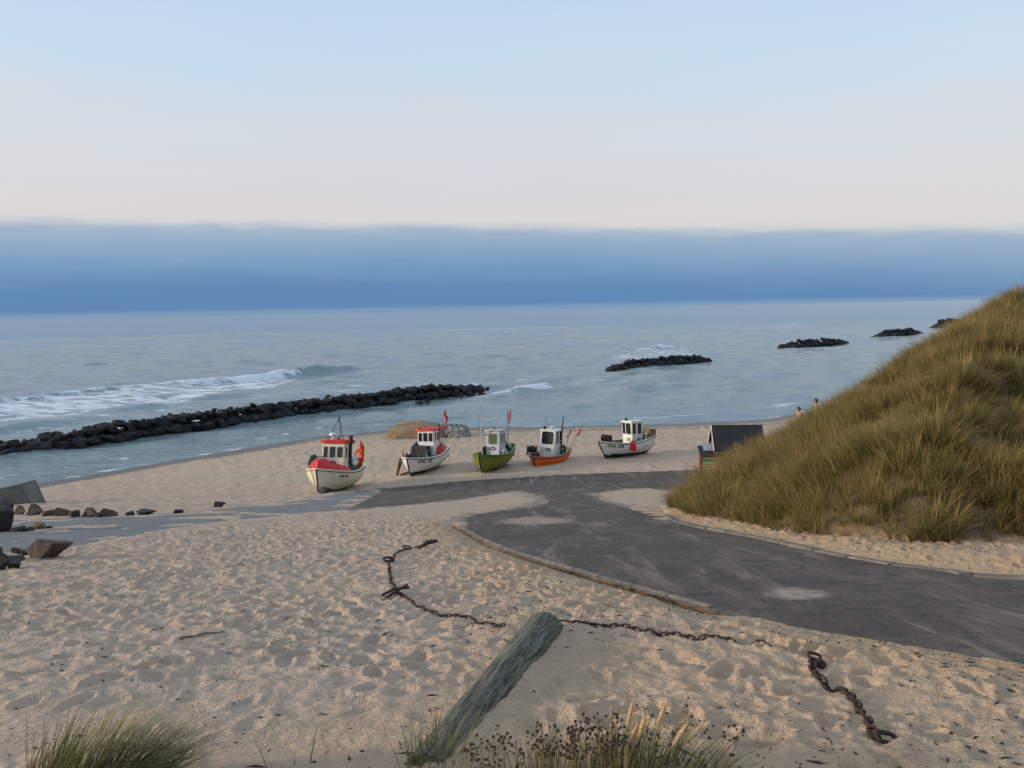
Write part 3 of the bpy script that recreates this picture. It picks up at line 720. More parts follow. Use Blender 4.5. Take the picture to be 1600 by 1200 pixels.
# ------------------------------------------------------------------ fishing boats
class Hull:
    """bow at +x, port side at +y, keel bottom amidships at z = 0"""
    def __init__(s, L=7.0, B=2.9, D=1.45, bow=0.75, stern=0.25, rake=0.75, full=2.3):
        s.L, s.B, s.D, s.bow, s.stern, s.rake, s.full = L, B, D, bow, stern, rake, full
    def zg(s, u):
        return s.D + (s.bow * (1 - u / 0.55) ** 2 if u < 0.55 else s.stern * ((u - 0.55) / 0.45) ** 2)
    def zk(s, u): return 0.10 * max(0, (u - 0.8) / 0.2) ** 2 + 0.25 * max(0, (0.12 - u) / 0.12) ** 2
    def hb(s, u):
        f = (1 - (1 - min(u / 0.45, 1)) ** s.full) ** 0.80 if u > 0 else 0.0
        if u > 0.5: f *= 1 - 0.30 * ((u - 0.5) / 0.5) ** 2.2
        return s.B / 2 * f
    def p(s, u, t, side=1, out=0.0):
        """t 0 = gunwale, 1 = keel"""
        pw = 1.15 + 1.7 * float(sstep(0.02, 0.42, np.float64(u)))
        y = s.hb(u) * (1 - t ** pw) + 0.035
        z = s.zg(u) + (s.zk(u) - s.zg(u)) * t
        x = s.L * (0.5 - u) - s.rake * (t ** 1.3) * (1 - u) ** 5 + 0.35 * (1 - t) * max(0, (u - 0.85) / 0.15) * -1
        return Vector((x, side * (y + out), z))
    def half_at(s, u, z):
        t = (s.zg(u) - z) / (s.zg(u) - s.zk(u)); return s.p(u, min(max(t, 0), 1)).y
US = [0, 0.012, 0.03, 0.06, 0.10, 0.15, 0.2, 0.27, 0.35, 0.43, 0.52, 0.61, 0.7, 0.79, 0.87, 0.94, 1.0]
TS = [0, 0.06, 0.12, 0.2, 0.3, 0.4, 0.5, 0.6, 0.68, 0.76, 0.84, 0.91, 0.96, 1.0]
def hull_parts(root, H, paint, bottom, inner, rail, rub, waterline=0.45, deck_drop=0.62, deckmat='deck'):
    mb = MB()
    for side in (1, -1):
        for i in range(len(US) - 1):
            for j in range(len(TS) - 1):
                q = [H.p(US[i], TS[j], side), H.p(US[i + 1], TS[j], side), H.p(US[i + 1], TS[j + 1], side), H.p(US[i], TS[j + 1], side)]
                mb.add(q, [(0, 1, 2, 3)], 1 if sum(p.z for p in q) / 4 < waterline + 0.10 * (0.5 - US[i]) else 0)
    for uu, flip in ((0.0, 0), (1.0, 1)):                     # stem face and transom
        for j in range(len(TS) - 1):
            q = [H.p(uu, TS[j], 1), H.p(uu, TS[j], -1), H.p(uu, TS[j + 1], -1), H.p(uu, TS[j + 1], 1)]
            mb.add(q, [(0, 1, 2, 3)], 1 if q[2].z < waterline else 0)
    me = mb.mesh('hull', [paint, bottom], smooth=False)
    bm = bmesh.new(); bm.from_mesh(me); bmesh.ops.remove_doubles(bm, verts=bm.verts, dist=0.002); bmesh.ops.recalc_face_normals(bm, faces=bm.faces)
    for f in bm.faces: f.smooth = True
    for e in bm.edges:
        if len(e.link_faces) == 2 and e.calc_face_angle(0) > R(35): e.smooth = False
    bm.to_mesh(me); bm.free()
    hull = link('hull', me, root)
    # keel with stem post
    k = MB(); path = [H.p(0.0, t_, 1) * 1 for t_ in (0.0, 0.25, 0.5, 0.75, 0.93)]
    path = [Vector((p.x + 0.035, 0, p.z)) for p in path] + [Vector((H.p(0.05, 1).x, 0, -0.04)), Vector((0, 0, -0.06)), Vector((-H.L / 2 + 0.1, 0, 0.0))]
    k.tube(path, 0.055, 6); k.build('keel', 'black', root)
    # inside of the bulwark, deck
    zd = H.D - deck_drop; th = 0.07
    ib = MB()
    for side in (1, -1):
        rows = []
        for u in US:
            top = H.p(u, 0, side); yb = max(0.02, H.half_at(u, max(zd, 0.2)) - th); yt = max(0.02, abs(top.y) - th)
            rows.append([Vector((top.x - (0.10 if u == 0 else 0), side * yt, top.z - 0.01)), Vector((H.p(u, 0.4).x - (0.25 if u == 0 else 0), side * yb, zd))])
        ib.grid(rows, len(rows), 2)
    e0, e1 = H.p(1.0, 0, 1), H.p(1.0, 0, -1)
    ib.add([Vector((e0.x + th, e0.y - th, e0.z)), Vector((e0.x + th, e1.y + th, e0.z)), Vector((e0.x + th + 0.1, e1.y + th, zd)), Vector((e0.x + th + 0.1, e0.y - th, zd))], [(0, 1, 2, 3)])
    ib.build('bulwark', inner, root, smooth=True)
    dk = MB(); rows = []
    for u in US:
        yb = max(0.02, H.half_at(u, max(zd, 0.2)) - th - 0.0); x = H.p(u, 0.4).x - (0.25 if u == 0 else 0) + (0.12 if u == 1.0 else 0)
        rows.append([Vector((x, -yb, zd)), Vector((x, 0, zd + 0.03)), Vector((x, yb, zd))])
    dk.grid(rows, len(rows), 3); dk.build('deck', deckmat, root)
    # gunwale cap and rubbing strake
    def strip(name, mat, w0, w1, dz0, dz1, tt):
        g = MB()
        for side in (1, -1):
            rows = []
            for u in US:
                p = H.p(u, tt, side); s_ = side
                rows.append([Vector((p.x + (0.03 if u == 0 else 0), s_ * max(0.01, abs(p.y) + w0), p.z + dz0)), Vector((p.x + (0.03 if u == 0 else 0), s_ * (abs(p.y) + w1), p.z + dz0)),
                             Vector((p.x + (0.03 if u == 0 else 0), s_ * (abs(p.y) + w1), p.z + dz1)), Vector((p.x + (0.03 if u == 0 else 0), s_ * max(0.01, abs(p.y) + w0), p.z + dz1)),
                             Vector((p.x + (0.03 if u == 0 else 0), s_ * max(0.01, abs(p.y) + w0), p.z + dz0))])
            g.grid(rows, len(rows), 5)
            for k in (0, -1): g.add(rows[k][:4], [(0, 1, 2, 3)])
        e0, e1 = H.p(1.0, tt, 1), H.p(1.0, tt, -1)
        g.box((e0.x - w1 / 2, 0, e0.z + (dz0 + dz1) / 2), (abs(w1 - w0), 2 * e0.y - 0.02, abs(dz1 - dz0)))
        return g.build(name, mat, root)
    strip('gunwale', rail, -0.11, 0.045, -0.005, 0.055, 0.0)
    strip('rubbing_strake', rub, 0.0, 0.04, -0.022, 0.022, 0.06)
    return zd
def hull_text(root, H, txt, u0, t0, h, mat='black', side=1):
    cu = bpy.data.curves.new('lettering', 'FONT'); cu.body = txt; cu.size = h * 1.35; cu.offset = h * 0.05
    ob = bpy.data.objects.new('lettering_source', cu); COL.objects.link(ob)
    bpy.context.view_layer.update()
    me = bpy.data.meshes.new_from_object(ob.evaluated_get(bpy.context.evaluated_depsgraph_get()))
    bpy.data.objects.remove(ob)
    bm = bmesh.new(); bm.from_mesh(me)
    bmesh.ops.triangulate(bm, faces=bm.faces)
    for v in bm.verts:
        u = u0 + v.co.x / H.L * 1.15
        t_ = t0 - v.co.y / H.zg(u)
        v.co = H.p(max(u, 0.001), t_, side, 0.008)
    bm.to_mesh(me); bm.free(); me.name = 'lettering'; me.materials.clear(); me.materials.append(MAT[mat])
    return link('lettering', me, root)
def house(root, x0, l, w, z0, h, wall, roof, slope=0.18, windows=((-0.62, 0.3, 0.42), (0, 0.42, 0.42), (0.62, 0.3, 0.42)), wz=0.66, wh=0.27, roof_over=0.14, roof_t=0.07, side_windows=((0.22, 0.2), (0.58, 0.24)), glass='glass', emblem=None, frame_mat=None):
    frame_mat = frame_mat or wall
    """wheelhouse with its front at x0 running aft; window tuples: centre (share of half width), half width (share of half width)"""
    hw = w / 2
    mb = MB(); mb.prism([(x0, z0), (x0 - slope * 0.15, z0 + h * 0.45), (x0 - slope, z0 + h), (x0 - l, z0 + h), (x0 - l, z0)], 1, -hw, hw)
    # prism inserts y between x and z
    hs = mb.build('wheelhouse', wall, root, bevel=0.03)
    rf = MB(); rows = []
    for fx in np.linspace(0, 1, 7):
        x = x0 - slope + roof_over + 0.05 - fx * (l - slope + roof_over * 2)
        rows.append([Vector((x - (0.06 if abs(fy) > 0.9 and fx in (0.0, 1.0) else 0), fy * (hw + roof_over * 0.7), z0 + h + roof_t + 0.05 * (1 - fy * fy) - 0.02 * (fx - 0.5) ** 2)) for fy in np.linspace(-1, 1, 7)])
    rf.grid(rows, 7, 7)
    rf.grid([[p - Vector((0, 0, roof_t + 0.02)) for p in rw_] for rw_ in rows], 7, 7)
    for ring in ([rows[0], [p - Vector((0, 0, roof_t + 0.02)) for p in rows[0]]], [rows[-1], [p - Vector((0, 0, roof_t + 0.02)) for p in rows[-1]]],
                 [[r_[0] for r_ in rows], [r_[0] - Vector((0, 0, roof_t + 0.02)) for r_ in rows]], [[r_[-1] for r_ in rows], [r_[-1] - Vector((0, 0, roof_t + 0.02)) for r_ in rows]]):
        rf.grid(ring, 2, 7)
    ro = rf.build('roof', roof, hs, smooth=False)
    def fx_at(z): 
        k = (z - z0) / h
        return x0 - (slope * 0.15 * k / 0.45 if k < 0.45 else slope * (0.15 + 0.85 * (k - 0.45) / 0.55))
    def rrect(cy, cz, a, b, n=5, k=0.35):
        pts = []
        rad_ = k * min(a, b)
        for qx, qz, a0 in ((1, 1, 0), (-1, 1, 90), (-1, -1, 180), (1, -1, 270)):
            for i in range(n):
                th_ = R(a0 + 90 * i / (n - 1)); pts.append((cy + qx * (a - rad_) + rad_ * math.cos(th_), cz + qz * (b - rad_) + rad_ * math.sin(th_)))
        return pts
    def window(outline, place, nrm):
        n = len(outline); cy = sum(p[0] for p in outline) / n; cz = sum(p[1] for p in outline) / n
        pane = MB(); pane.add([place(*p) + nrm * 0.008 for p in outline], [tuple(range(n))])
        pn = pane.build('window', glass, hs)
        fr = MB(); o = [(cy + (p[0] - cy) * 1.14, cz + (p[1] - cz) * 1.12) for p in outline]
        A_ = [place(*p) + nrm * 0.022 for p in outline]; B_ = [place(*p) + nrm * 0.022 for p in o]; C_ = [place(*p) - nrm * 0.005 for p in o]; D_ = [place(*p) - nrm * 0.002 for p in outline]
        fr.add(A_ + B_ + C_ + D_, [(i, (i + 1) % n, n + (i + 1) % n, n + i) for i in range(n)] + [(n + i, n + (i + 1) % n, 2 * n + (i + 1) % n, 2 * n + i) for i in range(n)] + [(3 * n + i, 3 * n + (i + 1) % n, (i + 1) % n, i) for i in range(n)])
        fr.build('frame', frame_mat, pn)
    zc = z0 + h * wz
    for c, hw_ in [(a_[0], a_[1]) for a_ in windows]:
        window(rrect(c * hw, zc, hw_ * hw, wh * h * 0.62), lambda y, z: Vector((fx_at(z), y, z)), Vector((1, 0, 0.15)).normalized())
    for sd_ in (1, -1):
        for c, hw_ in side_windows:
            window(rrect(x0 - slope - c * (l - slope), zc, hw_ * (l - slope) * 0.5, wh * h * 0.60), lambda x, z, sd_=sd_: Vector((x, sd_ * hw, z)), Vector((0, sd_, 0)))
    if emblem:
        ey, ez, ea, eb, cols = emblem
        for k, (sc_, m_) in enumerate(cols):
            e = MB(); pts = [(ey + ea * sc_ * math.cos(2 * math.pi * i / 24), z0 + h * ez + eb * sc_ * math.sin(2 * math.pi * i / 24)) for i in range(24)]
            nr = Vector((1, 0, 0.02)); e.add([Vector((fx_at(p[1]), p[0], p[1])) + nr * (0.012 + 0.007 * k) for p in pts], [tuple(range(24))])
            e.build('emblem', m_, hs)
        if len(cols) > 1:                                                   # pale marks inside the dark oval
            e = MB(); zc_ = z0 + h * ez
            for dy in (-0.42, 0.0, 0.42):
                pts = [(ey + dy * ea + 0.17 * ea * math.cos(a_), zc_ + 0.34 * eb * math.sin(a_) * (1 if dy else 1.25)) for a_ in np.linspace(0, 2 * math.pi, 9)[:-1]]
                e.add([Vector((fx_at(p[1]) + 0.034, p[0], p[1])) for p in pts], [tuple(range(8))])
            e.build('emblem', 'white', hs)
    return hs, ro
def rail(root, pts, r=0.022, mat='steel', name='rail'):
    mb = MB(); mb.tube(pts, r, 6); return mb.build(name, mat, root, smooth=True)
def floats(root, spots, r, mat='float', name='net_float'):
    for p in spots:
        mb = MB(); mb.ball(p, (r, r, r * 1.12), 12, 8); mb.tube([Vector(p) + Vector((0, 0, r)), Vector(p) + Vector((0, 0, r * 1.35))], 0.02, 6)
        mb.build(name, mat, root, smooth=True)
def flag_bundle(root, base, top, mat, n=3, wid=0.35, name='marker_flag', seed=1, length=0.8):
    """flag cloth hanging in folds down a cane"""
    rg = random.Random(seed); base, top = Vector(base), Vector(top)
    pl = MB(); pl.tube([base, top], 0.016, 6); po = pl.build('flag_pole', 'black', root)
    for k in range(n):
        c = MB(); rows = []; a0 = rg.uniform(0, 6.28); L_ = length * rg.uniform(0.8, 1.15); t0 = top.lerp(base, 0.04 + 0.10 * k)
        for i in range(9):
            f = i / 8; row = []
            for j in range(6):
                g = j / 5; rr = wid * g * (0.55 + 0.45 * math.sin(f * 2.6 + 0.6))
                th_ = a0 + 0.9 * math.sin(f * 5 + g * 4 + k)
                row.append(t0 + (base - t0).normalized() * (f * L_ + 0.12 * g) + Vector((rr * math.cos(th_), rr * math.sin(th_), 0.03 * math.sin(9 * g + 4 * f))))
            rows.append(row)
        c.grid(rows, 9, 6); c.build('flag_cloth', mat, po, smooth=True)
def lump(rows_n, fn, name, mat, root, smooth=True):
    """closed cover: fn(a, f) with a angle, f 0..1 from rim to crown"""
    mb = MB(); n, m_ = 28, rows_n
    rows = [[fn(2 * math.pi * k / n, i / (m_ - 1)) for k in range(n + 1)] for i in range(m_)]
    mb.grid(rows, m_, n + 1); return mb.build(name, mat, root, smooth=smooth)
def winch(root, c, r=0.17, l=0.7, yaw=0.0, mat='black', frame='steel', drums=2):
    e = Matrix.Rotation(yaw, 3, 'Z'); c = Vector(c)
    mb = MB(); 
    mb.box(c + Vector((0, 0, 0.04)), (l * 0.6, l * 1.1, 0.08), e)
    for s_ in (-1, 1): mb.box(c + e @ Vector((0, s_ * l * 0.5, r * 1.3)), (0.12, 0.05, r * 2.6), e, taper=0.7)
    base = mb.build('winch', frame, root)
    for k in range(drums):
        y0 = -l * 0.45 + k * (l * 0.9 / drums); y1 = y0 + l * 0.9 / drums - 0.04
        d = MB(); ax = [c + e @ Vector((0, y_, r * 1.6)) for y_ in (y0, y0 + 0.04, y0 + 0.05, y1 - 0.05, y1 - 0.04, y1)]
        d.tube(ax, [r * 1.25, r * 1.25, r * 0.85, r * 0.85, r * 1.25, r * 1.25], 14); d.build('drum', mat, base)
def crates(root, spots, size, mat):
    for (x, y, z, a_) in spots:
        mb = MB(); mb.box((x, y, z + size[2] / 2), size, (0, 0, a_)); mb.box((x, y, z + size[2] + 0.005), (size[0] * 1.06, size[1] * 1.06, 0.04), (0, 0, a_))
        mb.build('fish_box', mat, root)

def boat_root(px, py, theta, H, label, sink, roll=0.0, trim=0.0):
    """px, py: pixel of the foot of the stem; theta: bow turned left of straight at the camera"""
    g = Vector(gp(px, py)); th_ = R(theta)
    look = Vector((g.x, g.y, 0)).normalized()                           # away from the camera
    fwd = Matrix.Rotation(-th_, 3, 'Z') @ (-look)
    foot = H.p(0.0, 0.95).x
    c = Vector((g.x, g.y, 0)) - fwd * foot
    zz_ = 0.5 * (surface(c.x + fwd.x * 2, c.y + fwd.y * 2) + surface(c.x - fwd.x * 2, c.y - fwd.y * 2))
    slope_ = (surface(c.x + fwd.x * 2, c.y + fwd.y * 2) - surface(c.x - fwd.x * 2, c.y - fwd.y * 2)) / 4
    o = empty('fishing_boat', (c.x, c.y, zz_ - sink))
    o.rotation_euler = (Matrix.Rotation(math.atan2(fwd.y, fwd.x), 4, 'Z') @ Matrix.Rotation(-math.atan(slope_) + trim, 4, 'Y') @ Matrix.Rotation(roll, 4, 'X')).to_euler()
    return tag(o, label, 'boat', 'fishing boats hauled up on the beach')

# --- boat 1: cream hull, red cover over the bow
H1 = Hull(7.0, 3.2, 1.60, 0.30, 0.30, 0.55, 2.7)
b1 = boat_root(497, 771, 23, H1, 'cream fishing boat with a red cover over its bow and an orange flag bundle', 0.12, R(-1))
zd = hull_parts(b1, H1, 'cream', 'bottomred', 'darkgreen', 'white', 'black', 0.30, 0.42)
hull_text(b1, H1, 'HG 307', 0.19, 0.27, 0.19)
hs, ro = house(b1, 0.45, 1.9, 1.75, zd, 2.55, 'cream', 'red', 0.16, windows=((-0.68, 0.20), (-0.05, 0.28), (0.62, 0.26)), wz=0.72, wh=0.26, roof_t=0.20, roof_over=0.2, emblem=(0.0, 0.40, 0.27, 0.15, [(1, 'black'), (0.86, 'tarp')]))
rz_ = zd + 2.55 + 0.22
def cover(a_, f):
    # follows the gunwale round the bow, two swollen lobes with a crease between
    u = 0.44 * abs(math.sin(a_ / 2)) ** 1.1; sgn = 1 if a_ < math.pi else -1
    x = H1.p(u, 0).x - 0.10 * math.exp(-u / 0.05); y = sgn * max(0.0, H1.p(u, 0).y - 0.09)
    cx = H1.L / 2 - 1.35; k = 1 - f
    xx = cx + (x - cx) * k; yy = y * k
    if a_ > math.pi * 0.72 and a_ < math.pi * 1.28: xx = cx + (x - cx) * k
    zz_ = H1.zg(u) * k + H1.zg(0.2) * (1 - k) + 0.03
    lobe = 0.80 * math.sqrt(max(0, 1 - k ** 3.0)) 
    crease = 0.25 * math.exp(-((yy - 0.55) / 0.16) ** 2) * (1 - k ** 4)
    return Vector((xx, yy, zz_ + lobe * (0.85 + 0.25 * math.cos(yy * 2.2 + 0.6)) - crease))
cv = lump(12, cover, 'bow_cover', 'red', b1)
rp = MB(); rp.tube(catmull([(1.2, -0.5, 2.72), (2.1, -0.65, 2.66), (2.75, -0.7, 2.45), tuple(H1.p(0.03, 0, -1) + Vector((0.10, -0.08, 0.10))), tuple(H1.p(0.035, 0.5, -1) + Vector((0.03, -0.03, 0))), tuple(H1.p(0.03, 0.95, -1) + Vector((0.05, -0.02, 0)))], 6), 0.025, 6); rp.build('mooring_rope', 'rope', b1)
gt = MB(); gt.prism([(-0.35, 0), (0.35, 0), (0.42, 0.35), (0.25, 1.0), (-0.15, 1.0), (-0.45, 0.4)], 0, -0.40, 0.40)
o = gt.build('hauler_cover', 'darkgreen', b1, bevel=0.06); o.location = (0.7, -1.35, zd + 0.62); o.rotation_euler = (R(8), 0, R(20))
rail(b1, [(1.2, -1.0, zd), (1.2, -1.0, zd + 1.0), (0.5, -1.05, zd + 1.05), (0.5, -1.05, zd)])
mb = MB(); mb.lathe([(0.07, 0), (0.06, 0.32)], 10, c=(0.1, -0.15, rz_ - 0.04)); mb.build('radar_pedestal', 'white', hs)
mb = MB(); mb.lathe([(0.20, 0.0), (0.29, 0.03), (0.30, 0.12), (0.25, 0.22), (0.12, 0.27), (0.01, 0.28)], 18, c=(0.1, -0.15, rz_ + 0.28)); mb.build('radar_dome', 'float', hs, smooth=True)
mast = MB(); tp = Vector((-0.55, 0.05, rz_ + 1.75))
for q in ((-0.1, -0.62, rz_ - 0.03), (-0.1, 0.65, rz_ - 0.03), (-1.1, 0.05, rz_ - 0.03)): mast.tube([q, tp], 0.026, 6)
mast.tube([tp, tp + Vector((0, 0, 0.65))], 0.014, 6); mast.tube([tp - Vector((0, 0, 0.35)), tp + Vector((0, 0, 0.1))], 0.06, 8); mast.box(tp + Vector((0, 0, 0.0)), (0.10, 0.34, 0.06)); mast.build('tripod_mast', 'black', hs)
mb = MB(); mb.tube([(-0.75, 0.95, zd + 0.9), (-0.75, 0.98, zd + 3.05)], 0.12, 12); mb.lathe([(0.16, 0), (0.16, 0.7)], 12, c=(-0.75, 0.98, zd + 2.4)); mb.build('exhaust_stack', 'black', b1)
mb = MB(); mb.tube([(0.3 + 0.13 * math.cos(a_), -0.55 + 0.05 * math.cos(a_), rz_ + 0.13 + 0.13 * math.sin(a_)) for a_ in np.linspace(0, 2 * math.pi, 15)[:-1]], 0.02, 6, closed=True); mb.build('search_light_ring', 'black', hs)
mb = MB(); mb.box((0.22, 0.35, rz_ + 0.10), (0.16, 0.16, 0.22), taper=0.8); mb.tube([(0.35, 0.1, rz_), (0.35, 0.1, rz_ + 0.5)], 0.012, 6); mb.build('roof_lamp', 'black', hs)
floats(b1, [(-0.9, 1.2, zd + 1.35), (-1.25, 1.3, zd + 1.5), (-0.85, 1.3, zd + 0.98), (-1.3, 1.25, zd + 1.05)], 0.19)
lump(8, lambda a_, f: Vector((-1.6 + 1.0 * math.cos(a_) * (1 - f ** 2), 0.80 + 0.42 * math.sin(a_) * (1 - f ** 2), zd + 0.02 + 1.15 * f ** 0.6 + 0.06 * math.sin(5 * a_) * f * (1 - f) * 3)), 'net_heap', 'darkgreen', b1)
lump(8, lambda a_, f: Vector((1.0 + 0.45 * math.cos(a_) * (1 - f ** 2), 0.85 + 0.36 * math.sin(a_) * (1 - f ** 2), zd + 0.02 + 0.72 * f ** 0.6 + 0.05 * math.sin(4 * a_) * f)), 'tarpaulin', 'darkgreen', b1)
crates(b1, [(0.95, -0.1, zd, 0.1)], (0.6, 1.2, 0.45), 'tarp')
flag_bundle(b1, (-2.5, 1.0, zd + 0.3), (-2.55, 1.12, zd + 2.75), 'flagorange', 8, 0.42, seed=3, length=1.8)

# --- boat 2: white hull, red roof
H2 = Hull(6.3, 2.8, 1.40, 0.28, 0.42, 0.50, 2.3)
b2 = boat_root(641, 746, 27, H2, 'white fishing boat with a red wheelhouse roof and red pennants', 0.05, R(2))
zd = hull_parts(b2, H2, 'white', 'bottomblack', 'deck', 'white', 'black', 0.34, 0.58)
hull_text(b2, H2, 'HG 187', 0.105, 0.27, 0.29)
hs, ro = house(b2, -0.55, 1.55, 1.55, zd, 2.75, 'white', 'redroof', 0.12, windows=((-0.66, 0.22), (-0.02, 0.28), (0.64, 0.24)), wz=0.78, wh=0.22, roof_over=0.2, roof_t=0.14)
rz_ = zd + 2.75 + 0.16
MB().box((-0.6, -0.45, rz_ + 0.05), (0.2, 0.2, 0.12)).build('roof_lamp', 'black', hs, bevel=0.02); MB().tube([(-0.75, 0.0, rz_ - 0.03), (-0.75, 0.0, rz_ + 0.28)], 0.035, 8).build('horn', 'black', hs); MB().box((-0.9, 0.3, rz_ + 0.04), (0.3, 0.12, 0.08)).build('roof_box', 'black', hs, bevel=0.02)
mb = MB(); mb.tube([(-1.9, 0.75, zd), (-1.9, 0.78, rz_ + 0.35)], 0.06, 10); mb.build('exhaust_stack', 'black', b2)
mb = MB(); mb.box((-0.12, -0.12, zd + 0.72), (0.85, 1.35, 1.44), taper=0.93); mb.build('engine_box_cover', 'tarp', b2, bevel=0.05)
mb = MB(); mb.prism([(0.5, zd), (0.2, zd + 1.35), (-1.0, zd + 1.75), (-2.0, zd + 1.35), (-2.0, zd)], 1, -1.12, -0.82); mb.build('side_dodger', 'tarp', b2, bevel=0.04)
crates(b2, [(0.9, 0.45, zd, 0.1), (0.95, -0.35, zd, -0.1), (1.6, 0.1, zd, 0.2), (0.25, 0.95, zd, 0.1)], (0.62, 0.7, 0.62), 'black')
winch(b2, (2.2, -0.05, zd + 0.5), 0.22, 1.0, 0.05, 'black', 'black')
rail(b2, [(2.2, 0.55, zd + 0.3), (2.2, 0.55, zd + 1.0), (2.2, 0.2, zd + 1.05)], 0.03)
rail(b2, [(1.3, 1.05, zd + 0.6), (0.6, 0.55, zd + 1.0), (-0.3, 0.85, zd + 1.25)], 0.03)
rail(b2, [(1.9, -0.6, zd + 0.4), (1.0, 0.3, zd + 0.85), (0.9, 1.0, zd + 0.7)], 0.022)
rail(b2, [(-0.2, 1.2, zd), (-0.2, 1.2, zd + 0.85), (-0.9, 1.22, zd + 0.95), (-0.9, 1.22, zd)], 0.022)
for k, (yy, lean) in enumerate(((-0.42, -0.25), (-0.28, -0.12))):
    flag_bundle(b2, (2.55, yy, zd + 0.4), (2.62, yy + lean, zd + 1.55 - 0.3 * k), 'flagred', 2, 0.10, seed=20 + k, length=0.9)
for k, (q, tp_) in enumerate((((-2.1, 0.9, zd), (-2.15, 1.0, zd + 3.5)), ((-2.3, 1.05, zd), (-2.4, 1.3, zd + 4.6)))):
    flag_bundle(b2, q, tp_, 'flagred' if k else 'flagpink', 2, 0.22, seed=30 + k, length=1.2)
lump(8, lambda a_, f: Vector((-1.6 + 0.6 * math.cos(a_) * (1 - f ** 3), 0.98 + 0.28 * math.sin(a_) * (1 - f ** 3), zd + 1.35 * f ** 0.5 + 0.07 * math.sin(7 * a_) * f)), 'red_net_heap', 'red', b2)
lump(8, lambda a_, f: Vector((-2.4 + 0.5 * math.cos(a_) * (1 - f ** 2), 0.5 + 0.6 * math.sin(a_) * (1 - f ** 2), zd + 0.3 + 1.35 * f ** 0.5)), 'stern_cover', 'tan', b2)
# --- boat 3: green
H3 = Hull(6.1, 2.75, 1.40, 0.22, 0.55, 0.50, 2.2)
b3 = boat_root(752, 741, 22, H3, 'olive green fishing boat with a grey wheelhouse and thin mast', 0.05, R(1))
zd = hull_parts(b3, H3, 'green', 'green', 'darkgreen', 'green', 'black', 0.2, 0.52, 'teal')
hs, ro = house(b3, -0.15, 1.6, 1.25, zd, 2.5, 'greywhite', 'greywhite', 0.10, windows=((0.0, 0.62),), wz=0.72, wh=0.28, roof_over=0.12, side_windows=((0.3, 0.3), (0.72, 0.26)), glass='greenglass', frame_mat='pole', emblem=(0.0, 0.38, 0.30, 0.15, [(1, 'black'), (0.86, 'tarp')]))
rz_ = zd + 2.5 + 0.08
mb = MB(); mb.box((0.28, 0.05, zd + 0.16), (0.85, 1.1, 0.32)); mb.build('hatch', 'teal', b3, bevel=0.03)
mb = MB(); mb.tube([(1.2, -0.42, zd), (1.2, -0.66, zd + 5.1)], [0.055, 0.035], 8); mb.build('mast', 'pole', b3)
for q in ((0.2, -1.1, H3.D), (2.4, -0.5, H3.zg(0.1)), (-0.5, 0.2, rz_)): rail(b3, [(1.2, -0.64, zd + 4.75), q], 0.008, 'rope', 'stay')
rail(b3, [(-0.15, -0.70, rz_ - 0.5), (-0.1, -0.3, rz_ - 0.05), (-0.05, 0.35, rz_ + 0.12), (-0.9, 0.75, rz_ + 0.16)], 0.035, 'pole')
mb = MB(); mb.lathe([(0.06, 0), (0.05, 0.3), (0.02, 0.42)], 10, c=(-0.4, 0.05, rz_ - 0.02)); mb.build('roof_lamp', 'black', hs)
for k in range(2): flag_bundle(b3, (-1.9, 0.65, zd + 0.2), (-1.9 - 0.1 * k, 0.80 + 0.22 * k, zd + 4.3 + 0.12 * k), 'flagred' if k else 'flagpink', 1, 0.13, seed=40 + k, length=1.4)
floats(b3, [(-0.6, 0.88, zd + 0.42), (-0.95, 0.95, zd + 0.55), (-0.45, 0.92, zd + 0.75)], 0.19, 'greywhite')
rail(b3, [(-0.2, 0.95, zd), (-0.2, 0.95, zd + 0.9), (-1.2, 0.95, zd + 0.9), (-1.2, 0.95, zd)], 0.022, 'pole')
mb = MB(); mb.prism([(-0.62, 0.0), (-0.62, 0.95), (-0.50, 1.15), (-0.42, 0.1)], 0, -0.9, -0.2); mb.build('side_locker', 'black', b3).location = (0.35, -0.25, zd)
rows = [[Vector((-2.1 - 0.75 * f, 1.0 * math.cos(a_), zd + 0.45 + 0.95 * math.sin(a_))) for a_ in np.linspace(0, math.pi, 13)] for f in (0, 0.33, 0.66, 1.0)]
mb = MB(); mb.grid(rows, 4, 13); mb.build('stern_hood', 'green', b3, smooth=True)

# --- boat 4: orange
H4 = Hull(5.9, 2.6, 1.30, 0.10, 0.32, 0.35, 2.2)
b4 = boat_root(836, 729, 26, H4, 'orange fishing boat with a pinkish white wheelhouse, hull sunk low in sand', 0.56, R(-1))
zd = hull_parts(b4, H4, 'orange', 'orange', 'wood', 'tan', 'black', 0.2, 0.40, 'deck')
hs, ro = house(b4, 0.25, 1.6, 1.5, zd, 2.6, 'white', 'white', 0.20, windows=((0.0, 0.80),), wz=0.74, wh=0.36, roof_over=0.10, side_windows=((0.3, 0.36), (0.75, 0.3)), emblem=(0.1, 0.34, 0.30, 0.14, [(1, 'black'), (0.86, 'tarp')]))
rz_ = zd + 2.6 + 0.08
mb = MB(); mb.box((0.62, 0.05, zd + 0.12), (0.75, 1.15, 0.24)); mb.build('hatch', 'orange', b4, bevel=0.03)
winch(b4, (0.75, -1.25, zd + 0.35), 0.30, 0.95, 0.3, 'black', 'black', 3)
rail(b4, [(0.55, -1.55, zd + 0.2), (0.5, -1.6, zd + 1.1), (0.7, -1.2, zd + 1.15)], 0.03, 'black')
for q, hh in (((-0.2, -0.35, rz_), 1.3), ((-0.6, 0.25, rz_), 0.45), ((-1.0, -0.5, rz_), 0.5), ((-0.1, -0.6, rz_), 0.4)): MB().tube([(q[0], q[1], q[2] - 0.08), (q[0], q[1], q[2] + hh)], 0.018, 6).build('antenna', 'black', hs)
